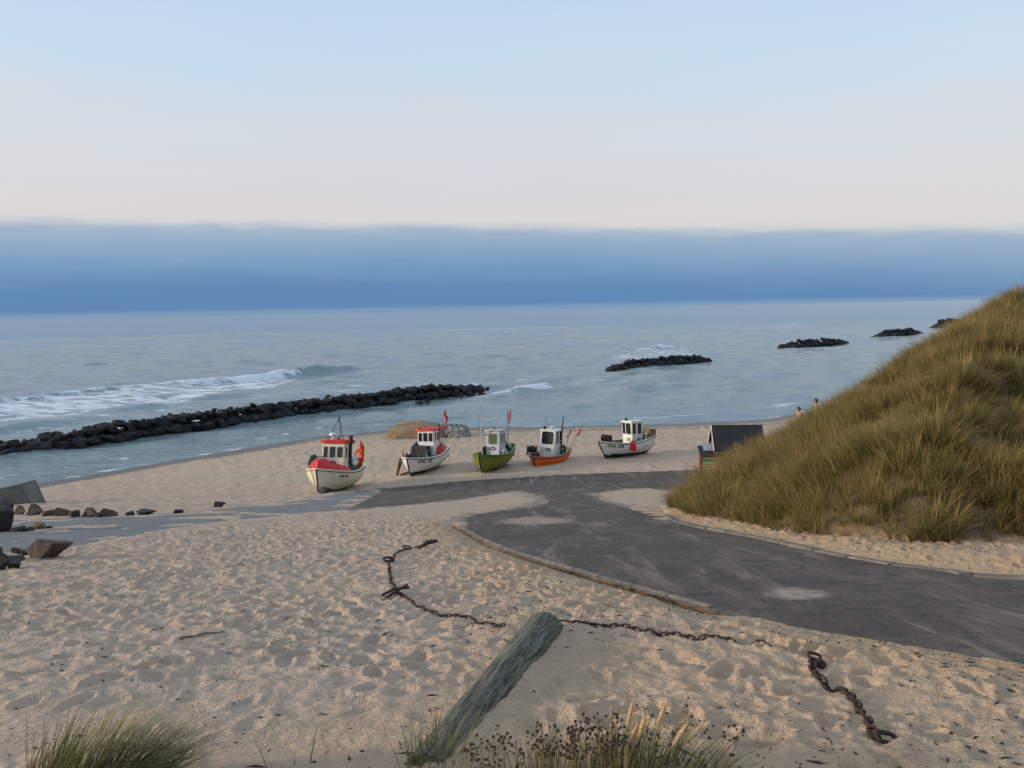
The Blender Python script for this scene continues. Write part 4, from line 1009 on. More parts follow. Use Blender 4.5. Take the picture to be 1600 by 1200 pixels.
mb = MB(); mb.lathe([(0.10, 0), (0.18, 0.06), (0.16, 0.24), (0.02, 0.32)], 12, c=(-0.05, -0.42, rz_)); mb.build('search_light', 'black', hs)
mb = MB(); mb.lathe([(0.07, 0), (0.07, 0.12), (0.22, 0.14), (0.22, 0.26), (0.02, 0.30)], 14, c=(-0.75, 0.1, rz_)); mb.build('radar_dome', 'float', hs)
mb = MB(); mb.tube([(-1.2, 0.8, zd), (-1.2, 0.8, zd + 2.2), (-1.3, 0.9, zd + 3.9)], [0.07, 0.07, 0.05], 10); mb.build('exhaust_stack', 'black', b4)
for k, (q, tp_) in enumerate((((-1.9, 0.8, zd), (-2.2, 1.25, zd + 2.7)), ((-2.0, 0.95, zd), (-2.4, 2.35, zd + 3.1)))): flag_bundle(b4, q, tp_, 'flagpink', 2, 0.22, seed=50 + k, length=0.6)
mb = MB(); mb.tube([(-1.15 + 0.0 * a_, 0.98 + 0.06 * math.cos(a_), zd + 0.75 + 0.42 * math.sin(a_)) if False else (-1.15 + 0.42 * math.cos(a_), 1.02, zd + 0.72 + 0.42 * math.sin(a_)) for a_ in np.linspace(0, 2 * math.pi, 19)[:-1]], 0.10, 8, closed=True); mb.build('tyre_fender', 'rubber', b4)
lump(8, lambda a_, f: Vector((-1.6 + 0.8 * math.cos(a_) * (1 - f ** 2), 0.65 + 0.35 * math.sin(a_) * (1 - f ** 2), zd + 0.75 * f ** 0.5 + 0.06 * math.sin(6 * a_) * f)), 'net_heap', 'netgrey', b4)
rail(b4, [(-0.1, 0.92, zd), (-0.1, 0.92, zd + 1.6), (-1.4, 0.92, zd + 1.7)], 0.03, 'greywhite')

# --- boat 5: white with dark green bottom
H5 = Hull(6.5, 2.7, 1.45, 0.32, 0.45, 0.85, 2.0)
b5 = boat_root(945, 717, 46, H5, 'white fishing boat with dark green bottom and a red buoy on its side', 0.05, R(2))
zd = hull_parts(b5, H5, 'white', 'bottomgreen', 'wood', 'white', 'black', 0.42, 0.50)
hull_text(b5, H5, 'HGL 338', 0.09, 0.27, 0.25)
hs, ro = house(b5, -0.6, 1.45, 1.30, zd, 2.40, 'white', 'white', -0.14, windows=((-0.60, 0.30), (0.30, 0.50)), wz=0.72, wh=0.36, roof_over=0.10, side_windows=((0.22, 0.30), (0.68, 0.34)), emblem=(0.15, 0.28, 0.27, 0.19, [(1, 'tan')]))
rz_ = zd + 2.40 + 0.08
mb = MB(); mb.lathe([(0.08, 0), (0.16, 0.05), (0.16, 0.2), (0.03, 0.28)], 12, c=(-0.5, -0.1, rz_)); mb.build('search_light', 'black', hs)
rail(b5, [(-0.7, 0.5, rz_), (-0.7, 0.5, rz_ + 0.14), (-2.1, 0.5, rz_ + 0.16), (-2.1, 0.5, rz_)], 0.02, 'greywhite'); rail(b5, [(-0.7, -0.5, rz_), (-0.7, -0.5, rz_ + 0.14), (-2.1, -0.5, rz_ + 0.16)], 0.02, 'greywhite')
winch(b5, (2.1, -0.1, zd + 0.5), 0.30, 0.95, 0.15, 'rust', 'black')
mb = MB()
for p, r_ in ((Vector((0.15, 1.42, 1.38)), 0.30), (Vector((0.02, 1.46, 0.98)), 0.27), (Vector((0.3, 1.44, 1.05)), 0.24)): mb.ball(p, (r_, r_ * 0.8, r_ * 1.15), 14, 10)
mb.build('hanging_buoy', 'red', b5, smooth=True)
mb = MB(); mb.tube([(-0.9 + 0.2 * math.cos(a_), 1.15, zd + 0.55 + 0.3 * math.sin(a_)) for a_ in np.linspace(0, 2 * math.pi, 15)[:-1]], 0.05, 8, closed=True); mb.build('hose_loop', 'rubber', b5)
crates(b5, [(-1.5, 0.75, zd, 0.2), (-0.6, 1.0, zd, 0.0), (-2.2, 0.8, zd, -0.3)], (0.55, 0.42, 0.3), 'netgrey')
lump(8, lambda a_, f: Vector((-1.75 + 0.7 * math.cos(a_) * (1 - f ** 2), 0.9 + 0.3 * math.sin(a_) * (1 - f ** 2), zd + 0.62 * f ** 0.5 + 0.06 * math.sin(6 * a_) * f)), 'net_heap', 'netgrey', b5)
rows = []
for u in (0.80, 0.86, 0.92, 0.97, 1.0):
    rows.append([H5.p(u, 0, 1) + Vector((0, -0.05, 0.02)), H5.p(u, 0, 1) + Vector((0, -0.07, 0.55))])
mb = MB(); mb.grid(rows, 5, 2); mb.grid([[Vector((p.x, -p.y, p.z)) for p in rw_] for rw_ in rows], 5, 2)
e = rows[-1]; mb.add([e[0], e[1], Vector((e[1].x, -e[1].y, e[1].z)), Vector((e[0].x, -e[0].y, e[0].z))], [(0, 1, 2, 3)]); mb.build('stern_screen', 'wood', b5)
def clutter(root, zd, spots, seed):
    rg = random.Random(seed)
    for (x, y) in spots:
        k = rg.randrange(4)
        if k == 0: MB().box((x, y, zd + 0.14), (0.5, 0.36, 0.26), (0, 0, rg.uniform(-0.6, 0.6))).build('fish_box', rg.choice(['teal', 'greywhite', 'orange', 'tan']), root, bevel=0.02)
        elif k == 1:
            mb = MB()
            for q in range(4): mb.tube([(x + (0.2 - 0.012 * q) * math.cos(a_), y + (0.2 - 0.012 * q) * math.sin(a_), zd + 0.05 + 0.05 * q) for a_ in np.linspace(0, 2 * math.pi, 17)[:-1]], 0.03, 6, closed=True)
            tag(mb.build('rope_coil', rg.choice(['tan', 'darkgreen', 'rope']), root), kind='stuff')
        elif k == 2: MB().ball((x, y, zd + 0.2), (0.2, 0.2, 0.22), 12, 8).build('float', rg.choice(['float', 'flagorange', 'red']), root, smooth=True)
        else: lump(7, lambda a_, f: Vector((x + 0.35 * math.cos(a_) * (1 - f ** 2), y + 0.28 * math.sin(a_) * (1 - f ** 2), zd + 0.42 * f ** 0.5 + 0.05 * math.sin(5 * a_ + x) * f)), 'net_heap', rg.choice(['netgrey', 'darkgreen', 'tan']), root)
clutter(b2, H2.D - 0.58, [(-1.9, -0.5), (-2.3, -0.1), (1.4, 0.6), (1.5, -0.6), (-0.4, 1.1)], 1)
clutter(b3, H3.D - 0.52, [(1.5, 0.3), (1.7, -0.2), (0.9, 0.75), (-1.6, 0.9), (0.9, -0.9), (-1.2, -0.9)], 2)
clutter(b4, H4.D - 0.40, [(1.4, 0.35), (1.6, -0.3), (-0.7, 0.95), (-2.0, 0.1), (-0.4, -1.0)], 3)
clutter(b5, H5.D - 0.50, [(1.2, 0.5), (0.7, 0.9), (1.3, -0.5), (0.2, 0.9), (-0.1, 1.05)], 4)
clutter(b1, H1.D - 0.42, [(-1.9, -0.6), (-2.4, 0.2), (-0.2, 1.25), (-1.4, -1.1)], 5)

# ------------------------------------------------------------------ rocks
def rock_mesh(name, seed, n=14, mat='rock', flat=0.75, detail=0):
    rg = random.Random(seed); bm = bmesh.new()
    for _ in range(n):
        v = Vector((rg.gauss(0, 1), rg.gauss(0, 1), rg.gauss(0, 1))).normalized()
        v = Vector((v.x, v.y, v.z * flat)) * rg.uniform(0.82, 1.0)
        bm.verts.new(v)
    res = bmesh.ops.convex_hull(bm, input=bm.verts)
    for v in [v for v in bm.verts if not v.link_faces]: bm.verts.remove(v)
    bmesh.ops.dissolve_limit(bm, angle_limit=R(9), verts=bm.verts, edges=bm.edges)
    bmesh.ops.bevel(bm, geom=list(bm.edges), offset=0.035, segments=1, affect='EDGES')
    if detail:
        bmesh.ops.triangulate(bm, faces=bm.faces)
        bmesh.ops.subdivide_edges(bm, edges=bm.edges, cuts=detail, use_grid_fill=True)
        for v in bm.verts:
            k = float(fbm(np.array(v.co.x * 2.2 + seed), np.array(v.co.y * 2.2 + v.co.z * 3.1), seed, 3)) - 0.5
            v.co += v.co.normalized() * k * 0.13
    bmesh.ops.recalc_face_normals(bm, faces=bm.faces)
    me = bpy.data.meshes.new(name); bm.to_mesh(me); bm.free(); me.materials.append(MAT[mat]); return me
ROCKS = [rock_mesh('boulder', 100 + k) for k in range(10)]
def breakwater(px_a, px_b, label, rows, size, height, seed, group, curve=0.0, extra=()):
    rg = random.Random(seed); A, B = Vector((*sea_point(*px_a), 0)), Vector((*sea_point(*px_b), 0))
    d = (B - A); L_ = d.length; d.normalize(); nrm = Vector((-d.y, d.x, 0))
    root = empty('breakwater', (*((A + B) / 2)[:2], SEA_Z)); tag(root, label, 'breakwater', group)
    mid = (A + B) / 2; n_along = int(L_ / (size * 0.62)); stones = []
    def stone(pos, z_, scale, rot, hidden=0):
        k = rg.randrange(10); stones.append((hidden, math.hypot(pos[0], pos[1]), k, Matrix.Translation((pos[0] - mid.x, pos[1] - mid.y, z_)) @ Euler(rot).to_matrix().to_4x4() @ Matrix.Diagonal((*scale, 1))))
    for i in range(n_along):
        f = (i + 0.5) / n_along
        prof = min(1.0, 4.2 * min(f, 1 - f) + 0.30) * (0.85 + 0.3 * rg.random())
        for j in range(rows):
            g = (j - (rows - 1) / 2) / max(1, (rows - 1) / 2)
            pos = A + d * (f * L_ + rg.uniform(-0.35, 0.35) * size) + nrm * (g * size * rows * 0.30 + rg.uniform(-0.25, 0.25) * size + curve * math.sin(math.pi * f))
            top = height * prof * (1 - 0.62 * g * g) + rg.uniform(-0.25, 0.2)
            s_ = size * 0.66 * rg.uniform(0.62, 1.4)
            stone(pos, top - s_ * 0.62, (s_ * rg.uniform(0.85, 1.3), s_ * rg.uniform(0.85, 1.15), s_ * rg.uniform(0.75, 1.05)), (rg.uniform(-0.6, 0.6), rg.uniform(-0.6, 0.6), rg.uniform(0, 6.28)), 1 if j == rows - 1 else 0)
        s_ = size * 0.95; pos = A + d * (f * L_)                             # core of the mound
        stone(pos, -0.3, (s_ * 1.3, s_ * 1.3, s_ * 1.05), (0, 0, rg.uniform(0, 6)), 2)
    for (px_, py_, s_) in extra:
        stone(sea_point(px_, py_), -0.35 * s_, (s_ * 1.3, s_, s_ * 0.8), (0, 0, rg.uniform(0, 6)))
    stones.sort(key=lambda q: (q[0] if q[0] == 2 else 0, q[0], q[1]))
    V, Fs = [], []
    for n_, (hid, _, k, mx) in enumerate(stones):
        if n_ < 290 and hid < 2:
            o = link('boulder', ROCKS[k], root); o.matrix_basis = mx
        else:
            b_ = len(V); V += [tuple(mx @ v.co) for v in ROCKS[k].vertices]; Fs += [tuple(i_ + b_ for i_ in p.vertices) for p in ROCKS[k].polygons]
    me = bpy.data.meshes.new('rubble'); me.from_pydata(V, [], Fs); me.materials.append(MAT['rock'])
    tag(link('rubble', me, root), kind='stuff')
    return root
GB = 'rock breakwaters in the sea'
breakwater((-70, 714), (752, 606), 'long dark rock breakwater lying nearest to the beach', 4, 1.5, 2.0, 1, GB, 0.0, [(735, 613, 0.9), (752, 613, 0.8), (655, 627, 0.8), (668, 625, 0.7), (720, 617, 0.6)])
breakwater((955, 576), (1104, 563), 'dark rock breakwater straight above the white boat, second in the row', 3, 1.7, 2.0, 2, GB, 0.0, [(1110, 562, 0.7)])
breakwater((1222, 542), (1318, 536), 'dark rock breakwater beyond the second one, third in the row', 3, 2.2, 2.3, 3, GB)
breakwater((1374, 525), (1432, 520), 'small dark rock breakwater offshore to the left of the dune crest', 3, 2.4, 2.6, 4, GB, 0.0, [(1364, 526, 1.2)])
breakwater((1464, 511), (1500, 508), 'farthest dark rock breakwater, peeping out just beside the dune crest', 3, 3.2, 4.2, 5, GB)

BROCKS = [rock_mesh('boulder', 300 + k, 11, 'boulder', 0.8, 2) for k in range(6)]
def boulder(px, py, wpx, hpx, label, mat='boulder', seed=None, rz=None, deep=0.8, group=None):
    """px, py: foot of the stone in the photograph; wpx, hpx: its size there"""
    g = gp(px, py); dist = math.hypot(g[0], g[1]); m_ = dist / F_PX; rg = random.Random(seed if seed is not None else int(px * 7 + py))
    me = BROCKS[rg.randrange(6)]
    if mat != 'boulder': me = me.copy(); me.materials[0] = MAT[mat]
    w_, h_ = wpx * m_ * 1.1, hpx * m_ * 1.2
    o = link('boulder', me); o.scale = (w_ * 0.54, w_ * 0.54 * deep, h_ * 0.85)
    o.rotation_euler = (rg.uniform(-0.12, 0.12), rg.uniform(-0.12, 0.12), rz if rz is not None else rg.uniform(-0.5, 0.5))
    y_ = g[1] + w_ * 0.25
    o.location = (g[0] * y_ / g[1], y_, surface(g[0] * y_ / g[1], y_) + h_ * 0.20)
    tag(o, label, 'boulder', group); return o
EDGE = 'boulders along the concrete strip'
for px_, py_, w_, h_, lab, mt in (
    (10, 798, 26, 16, 'dark boulder leaning below the tilted bunker block at the picture edge', 'boulder'),
    (-4, 832, 52, 46, 'large grey boulder cut by the picture edge beside the concrete strip', 'boulder'),
    (28, 806, 18, 14, 'brown boulder first in the row along the concrete strip', 'boulder'),
    (50, 807, 26, 17, 'dark rounded boulder second in the row along the concrete strip', 'boulder'),
    (76, 808, 24, 12, 'low brown boulder third in the row along the concrete strip', 'boulder'),
    (98, 808, 26, 15, 'pointed brown boulder in the middle of the row along the strip', 'boulder'),
    (117, 808, 17, 13, 'small dark boulder between two brown ones in the strip row', 'boulder'),
    (136, 808, 26, 14, 'flat brown boulder right of the middle of the strip row', 'boulder'),
    (154, 808, 12, 9, 'small dark boulder in the strip row beside the peaked one', 'boulder'),
    (170, 807, 25, 15, 'peaked brown boulder standing up in the strip row', 'boulder'),
    (201, 806, 17, 8, 'small grey boulder in the gap of the strip row', 'boulder'),
    (227, 805, 31, 9, 'long low dark boulder towards the end of the strip row', 'boulder'),
    (277, 802, 24, 6, 'low dark boulder last in the strip row, half under sand', 'boulder'),
    (341, 794, 22, 10, 'lone black triangular boulder on the far edge of the concrete strip', 'boulder'),
    (62, 827, 22, 12, 'orange tan boulder lying on the concrete strip', 'boulder_brown'),
    (78, 826, 10, 7, 'small black stone touching the orange tan boulder', 'boulder'),
    (44, 830, 18, 7, 'low dark stone left of the orange tan boulder', 'boulder'),
    (28, 831, 22, 9, 'low dark stone beside the large grey boulder on the strip', 'boulder'),
    (76, 880, 62, 29, 'big angular brown and black boulder at the sand edge', 'boulder'),
    (26, 870, 14, 11, 'small dark stone left of the big angular boulder', 'boulder'),
    (38, 875, 14, 9, 'small black stone touching the big angular boulder', 'boulder'),
    (24, 884, 26, 12, 'flat dark stone in front of the small stones by the sand', 'boulder'),
    (20, 896, 28, 14, 'dark flat boulder lowest at the left picture edge', 'boulder'),
    (-2, 880, 14, 20, 'dark boulder cut by the left picture edge above the flat one', 'boulder'),
    (-6, 900, 34, 30, 'grey boulder at the left picture edge in front of the others', 'boulder'),
    (508, 772, 22, 13, 'dark rounded boulder against the bow of the cream boat', 'boulder')):
    boulder(px_, py_, w_, h_, lab, 'boulder_umber' if 'brown' in lab and mt == 'boulder' else mt, group=EDGE if 'strip row' in lab or 'row along' in lab else None)

# ------------------------------------------------------------------ bunker ruins
def slab_block(name, verts, mat, label, cat, cuts=4, amp=0.06, seed=0):
    bm = bmesh.new(); vs = [bm.verts.new(v) for v in verts]
    for f in ((3, 2, 1, 0), (4, 5, 6, 7), (0, 1, 5, 4), (1, 2, 6, 5), (2, 3, 7, 6), (3, 0, 4, 7)): bm.faces.new([vs[i] for i in f])
    bmesh.ops.bevel(bm, geom=list(bm.edges), offset=0.08, segments=2, affect='EDGES')
    bmesh.ops.subdivide_edges(bm, edges=bm.edges, cuts=cuts, use_grid_fill=True)
    rg = np.random.default_rng(seed)
    for v in bm.verts:
        k = float(fbm(np.array(v.co.x * 1.3 + v.co.z), np.array(v.co.y * 1.3 - v.co.z * 0.7), seed, 4)) - 0.5
        v.co += Vector((0.4, -0.7, 0.6)) * k * amp * 2
    bmesh.ops.recalc_face_normals(bm, faces=bm.faces)
    me = bpy.data.meshes.new(name); bm.to_mesh(me); bm.free(); me.materials.append(MAT[mat])
    return me
g = Vector(gp(30, 789)); m_ = g.y / F_PX
W2, H2_ = 6.0, 1.55
bme = slab_block('bunker_block', [(-W2, 0, -0.6), (0, 0, -0.6), (0.0, 2.4, -0.6), (-W2, 2.4, -0.6), (-W2, 0.0, H2_ * 1.1), (-0.45, 0.0, H2_ * 1.05), (-0.3, 2.4, H2_), (-W2, 2.4, H2_)], 'bunker', '', '', 5, 0.09, 4)
bk = empty('bunker_block', (g.x + 0.75, g.y + 0.3, surface(g.x + 1.0, g.y) - 0.36), R(8)); bk.rotation_euler = (R(-4), R(-10), R(16))
link('concrete_body', bme, bk)
for (xx, zz_, sx_, sz_) in ((-2.0, 0.98, 0.10, 0.16), (-1.62, 0.55, 0.22, 0.14), (-1.66, 0.25, 0.09, 0.2), (-1.85, 0.25, 0.06, 0.22)):
    mb = MB(); mb.prism([(xx + sx_ * math.cos(a_) * random.uniform(0.8, 1.1), zz_ + sz_ * 0.6 * math.sin(a_) * random.uniform(0.8, 1.1)) for a_ in np.linspace(0, 2 * math.pi, 10)[:-1]], 1, -0.075, 0.05)
    mb.build('hole_shade', 'black', bk)  # solid black plugs stand in for the shade inside the holes
tag(bk, 'tilted grey concrete bunker block with dark holes at the left edge', 'bunker')
# big half-buried mound behind the boats, tan left end and streaked grey right end
def mound(px_a, px_b, py, hpx, mat, label, cat, seed, name, streak=False):
    ga, gb = Vector(gp(px_a, py)), Vector(gp(px_b, py)); c = (ga + gb) / 2; w_ = (gb - ga).length; h_ = hpx * c.y / F_PX
    mb = MB(); n, k_ = 40, 12; rows = []
    for i in range(k_):
        f = i / (k_ - 1); row = []
        for j in range(n + 1):
            a_ = 2 * math.pi * (j % n) / n
            rr = (1 - f ** 7) * (1 - 0.14 * f); nz = float(fbm(np.array(3 * math.cos(a_) + seed), np.array(3 * math.sin(a_) + 2.2 * f), seed, 4)) - 0.5
            q = (abs(math.cos(a_)) ** 0.5 * math.copysign(1, math.cos(a_)), abs(math.sin(a_)) ** 0.5 * math.copysign(1, math.sin(a_)))
            row.append(Vector((w_ / 2 * q[0] * rr * (1 + 0.22 * nz), w_ * 0.30 * q[1] * rr * (1 + 0.22 * nz), -0.3 + (h_ + 0.3) * f ** 0.75 + nz * 0.35 * (0.3 + f))))
        rows.append(row)
    mb.grid(rows, k_, n + 1)
    o = mb.build(name, mat, None, smooth=False); o.location = (c.x, c.y + w_ * 0.28, surface(c.x, c.y)); o.rotation_euler = (0, 0, R(-6))
    return tag(o, label, cat)
def streak_mat():
    m, t, b = new_mat('streaked_concrete'); g_ = nn(t, 'ShaderNodeTexCoord').outputs['Object']
    a_ = noise_tex(t, 1.4, 7, 0.7, g_, 2.2)
    c = mix_rgb(t, maprange(t, a_, 0.42, 0.56), (0.028, 0.028, 0.03), (0.34, 0.33, 0.30)); t.links.new(c, b.inputs['Base Color']); b.inputs['Roughness'].default_value = 0.85
    bump(t, b, a_, 0.7, 0.12); return m
MAT['streak'] = streak_mat()
mound(604, 690, 686, 24, 'mound', 'tan brown weathered bunker ruin half sunk in sand behind the red roofed boat', 'bunker ruin', 3, 'bunker_ruin')
mound(684, 733, 684, 19, 'streak', 'black and white streaked concrete lump on the beach behind the boats', 'bunker ruin', 9, 'bunker_ruin')

# ------------------------------------------------------------------ hut and sign by the dune foot
hx, hy = 19.4, 66.0; hz = surface(hx, hy)
hut = tag(empty('beach_hut', (hx, hy, hz), R(-6)), 'red wooden beach hut with black pitched roof half behind the dune grass', 'hut')
hw, hd, eave, rid = 2.15, 1.55, 1.75, 3.45
mb = MB(); mb.prism([(-hd, -0.3), (hd, -0.3), (hd, eave), (0, rid - 0.12), (-hd, eave)], 0, -hw + 0.2, hw - 0.2); wl = mb.build('wall', 'redwall', hut)
for k in range(16):                                                       # upright cladding boards on the front
    x = -hw + 0.33 + k * (2 * hw - 0.66) / 15
    b_ = MB(); b_.box((x, -hd - 0.015, eave / 2 - 0.15), (0.20, 0.03, eave + 0.25)); b_.build('board', 'redwall', wl)
mb = MB(); mb.box((-hw + 0.16, -hd - 0.02, eave / 2 - 0.15), (0.30, 0.10, eave + 0.3)); mb.build('corner_post', 'redwall', hut)
rfm = MB()
for s_ in (-1, 1):
    th_ = math.atan2(rid - eave, hd); L_ = math.hypot(rid - eave, hd) + 0.35
    rfm.box((0, s_ * (hd / 2 + 0.12), (rid + eave) / 2 - 0.10), (2 * hw, L_, 0.09), (s_ * -th_, 0, 0))
ro_ = rfm.build('roof', 'roofblack', hut)
b_ = MB(); b_.box((0, -hd - 0.30, eave - 0.32), (2 * hw - 0.1, 0.10, 0.07)); b_.build('gutter', 'teal', ro_)
for s_ in (-1, 1):
    b_ = MB(); th_ = math.atan2(rid - eave, hd); L_ = math.hypot(rid - eave, hd) + 0.30
    b_.box((-hw - 0.03, s_ * (hd / 2 + 0.12), (rid + eave) / 2 - 0.10), (0.05, L_, 0.18), (s_ * -th_, 0, 0)); b_.build('barge_board', 'trim', ro_)
for k in range(5):
    b_ = MB(); b_.box((-hw + (k + 1) * 2 * hw / 6, -(hd / 2 + 0.12), (rid + eave) / 2 - 0.048), (0.05, math.hypot(rid - eave, hd) + 0.34, 0.035), (math.atan2(rid - eave, hd), 0, 0)); b_.build('roof_batten', 'roofblack', ro_)
b_ = MB(); b_.box((0, 0, rid + 0.0), (2 * hw, 0.22, 0.06)); b_.build('ridge_cap', 'roofblack', ro_)
mb = MB(); mb.prism([(-hd * 0.95, -0.3), (0.3, -0.3), (0.3, 1.45), (-hd * 0.95, 1.0)], 0, -hw - 1.0, -hw + 0.18); an = mb.build('annex', 'redwall', hut)
b_ = MB(); b_.box((-hw - 0.42, -hd * 0.42, 1.36), (1.45, 2.15, 0.07), (R(13), 0, 0)); b_.build('annex_roof', 'roofblack', an)
b_ = MB(); b_.box((-hw - 0.25, -0.15, 1.62), (0.95, 1.2, 0.06), (R(24), 0, 0)); b_.build('skylight_sheet', 'zinc', an)
gx_, gy_ = 14.25, 55.0; gz_ = surface(gx_, gy_)
sg = tag(empty('notice_board', (gx_, gy_, gz_), R(-4)), 'green notice board in a dark rounded frame below the red hut', 'sign')
TOPZ = pixel_ray(1110, 712).z / pixel_ray(1110, 712).y * gy_ - gz_
mb = MB(); mb.tube([(-0.62, 0, -0.5), (-0.62, 0, TOPZ - 0.12), (-0.52, 0, TOPZ), (0.52, 0, TOPZ), (0.62, 0, TOPZ - 0.12), (0.62, 0, -0.5)], 0.045, 8); mb.build('frame', 'black', sg)
mb = MB(); mb.box((0, 0, TOPZ - 0.62), (1.14, 0.04, 0.95)); pnl = mb.build('panel', 'signgreen', sg)
for k in range(4):
    b_ = MB(); b_.box((-0.08 * (k % 2), -0.024, TOPZ - 0.34 - 0.19 * k), (0.95 - 0.16 * (k % 2), 0.008, 0.045)); b_.build('lettering_line', 'trim' if k else 'black', pnl)

# ------------------------------------------------------------------ timber, chains, stick
P0, P1 = Vector(LOGP0), Vector(LOGP1)
P0.z -= 0.02; P1.z = surface(P1.x, P1.y) + 0.0
ax = P1 - P0; L_ = ax.length
rows = []; n, k_ = 72, 60
for i in range(k_):
    f = i / (k_ - 1); row = []
    for j in range(n + 1):
        a_ = 2 * math.pi * (j % n) / n
        r_ = 0.150 + 0.055 * f
        if f > 0.93: r_ *= math.sqrt(max(0.0, 1 - ((f - 0.93) / 0.07) ** 2.5 * 0.55))
        r_ *= 1 + 0.05 * (float(fbm(np.array(2.5 * math.cos(a_) + 5), np.array(2.5 * math.sin(a_) + f * 5), 3, 3)) - 0.5) + 0.05 * (float(fbm(np.array(a_ * 9.0), np.array(f * 1.5), 6, 2)) - 0.5) - 0.08 * max(0.0, float(vnoise(np.array(a_ * 6.0 + 9), np.array(f * 1.6), 16)) - 0.72) / 0.28 - 0.16 * math.exp(-((f - 0.55) / 0.03) ** 2 - ((a_ - 2.3) / 0.35) ** 2)
        if 0.45 < f < 0.62 and math.cos(a_ - 2.6) > 0.6: r_ *= 0.93
        row.append(Vector((r_ * math.cos(a_), r_ * math.sin(a_), f * L_)))
    rows.append(row)
mb = MB(); mb.grid(rows, k_, n + 1)
for ring, z_ in ((rows[-1], L_ + 0.015), (rows[0], 0)):
    c_ = Vector((0, 0, z_)); vs = [c_] + ring[:n]; mb.add(vs, [(0, 1 + j, 1 + (j + 1) % n) for j in range(n)])
lg = mb.build('timber_post', 'log', None, smooth=True)
lg.matrix_world = Matrix.Translation(P0) @ ax.to_track_quat('Z', 'Y').to_matrix().to_4x4()
tag(lg, 'weathered green grey timber post leaning out of the sand', 'post')

lk = MB(); pts = []
for k in range(20):
    a_ = 2 * math.pi * k / 20; pts.append(Vector((0.036 * math.copysign(1, math.cos(a_)) * (1 if abs(math.cos(a_)) > 1e-9 else 0) + 0.028 * math.cos(a_), 0.030 * math.sin(a_), 0)))
lk.tube(pts, 0.0140, 7, closed=True); LINK = lk.mesh('link', 'chain', smooth=True)
def chain(px_pts, label, sink=None, scale=1.0, seed=0, wiggle=0.015, fade_ends=(0.0, 0.0)):
    rg = random.Random(seed); pts = [Vector((*gp2(*p), 0)) for p in px_pts]
    fine = catmull(pts, 24); q = resample([(p.x, p.y) for p in fine], 0.093 * scale)
    root = empty('chain', (q[0].x, q[0].y, surface(q[0].x, q[0].y))); tag(root, label, 'chain')
    for i in range(len(q) - 1):
        a_, b_ = q[i], q[i + 1]; f = i / max(1, len(q) - 2)
        c_ = (a_ + b_) / 2 + Vector((rg.uniform(-wiggle, wiggle), rg.uniform(-wiggle, wiggle), 0))
        d_ = (b_ - a_); z0, z1 = surface(a_.x, a_.y), surface(b_.x, b_.y); d_.z = z1 - z0
        o = link('link', LINK, root)
        down = 0.0
        if fade_ends[0] and f < 0.15: down = fade_ends[0] * (1 - f / 0.15)
        if fade_ends[1] and f > 0.85: down = fade_ends[1] * (f - 0.85) / 0.15
        zc_ = (z0 + z1) / 2 + 0.016 * scale - down + rg.uniform(-0.008, 0.004)
        rot = d_.to_track_quat('X', 'Z').to_matrix().to_4x4() @ Matrix.Rotation((R(48) if i % 2 else R(-42)) + rg.uniform(-0.25, 0.25), 4, 'X')
        o.matrix_world = Matrix.Translation((c_.x, c_.y, zc_)) @ rot @ Matrix.Scale(scale, 4)
        o.matrix_parent_inverse = Matrix.Identity(4)
        mw = o.matrix_world.copy(); o.matrix_basis = Matrix.Translation(-root.location) @ mw
    return root
ch1 = chain([(790, 991), (762, 985), (735, 976), (705, 972), (670, 962), (645, 950), (624, 938), (614, 922), (609, 905), (609, 890), (615, 876), (628, 868), (640, 862), (652, 862), (664, 860)], 'rusty chain curving in a hook across the sand left of the timber post', seed=1, scale=0.64)
for (px_, py_, rz_, s_) in ((608, 890, 0.6, 1.5), (622, 939, 2.0, 1.6), (636, 863, 0.3, 1.2)):     # shackles
    g_ = Vector(gp(px_, py_)); o = link('shackle', LINK, ch1); o.matrix_basis = Matrix.Translation(Vector((g_.x, g_.y, surface(g_.x, g_.y) + 0.05)) - ch1.location) @ Euler((0.5, 0.2, rz_)).to_matrix().to_4x4() @ Matrix.Scale(s_, 4)
g_ = Vector(gp(622, 941)); mb = MB(); mb.tube([(-0.20, -0.10, 0.02), (-0.06, 0.02, 0.06), (0.14, 0.10, 0.05)], 0.018, 7); mb.tube([(-0.12, -0.16, 0.02), (0.1, 0.18, 0.06)], 0.018, 7)
o = mb.build('shackle_bar', 'chain', ch1); o.location = Vector((g_.x, g_.y, surface(g_.x, g_.y))) - ch1.location
ga, gb = Vector(gp(648, 864)), Vector(gp(682, 858)); c_ = (ga + gb) / 2; mb = MB(); d_ = (gb - ga).length / 2
mb.tube([(-d_, 0, -0.02), (-d_ * 0.4, 0.02, 0.06), (d_ * 0.3, 0.03, 0.09), (d_, 0, 0.05)], [0.015, 0.035, 0.05, 0.04], 8); mb.tube([(-d_ * 0.5, 0.08, 0.02), (d_ * 0.9, 0.10, 0.07)], 0.02, 7)
o = mb.build('iron_bar', 'chain'); o.location = (c_.x, c_.y, surface(c_.x, c_.y)); o.rotation_euler = (0, 0, math.atan2(gb.y - ga.y, gb.x - ga.x)); tag(o, 'rusty iron bar half buried at the far end of the hooked chain', 'bar')
chain([(872, 984), (900, 988), (932, 991), (965, 995), (1000, 1000), (1050, 1007), (1100, 1012), (1150, 1016), (1190, 1020), (1212, 1026)], 'rusty chain lying straight in the sand right of the timber post', seed=2, fade_ends=(0.02, 0.03), scale=0.68)
ch3 = chain([(1285, 1052), (1272, 1048), (1268, 1058), (1276, 1070), (1296, 1080), (1318, 1094), (1335, 1112), (1350, 1132), (1362, 1152), (1382, 1162)], 'short heavy rusty chain lying alone in the sand nearest the camera', seed=3, scale=0.82, wiggle=0.012)
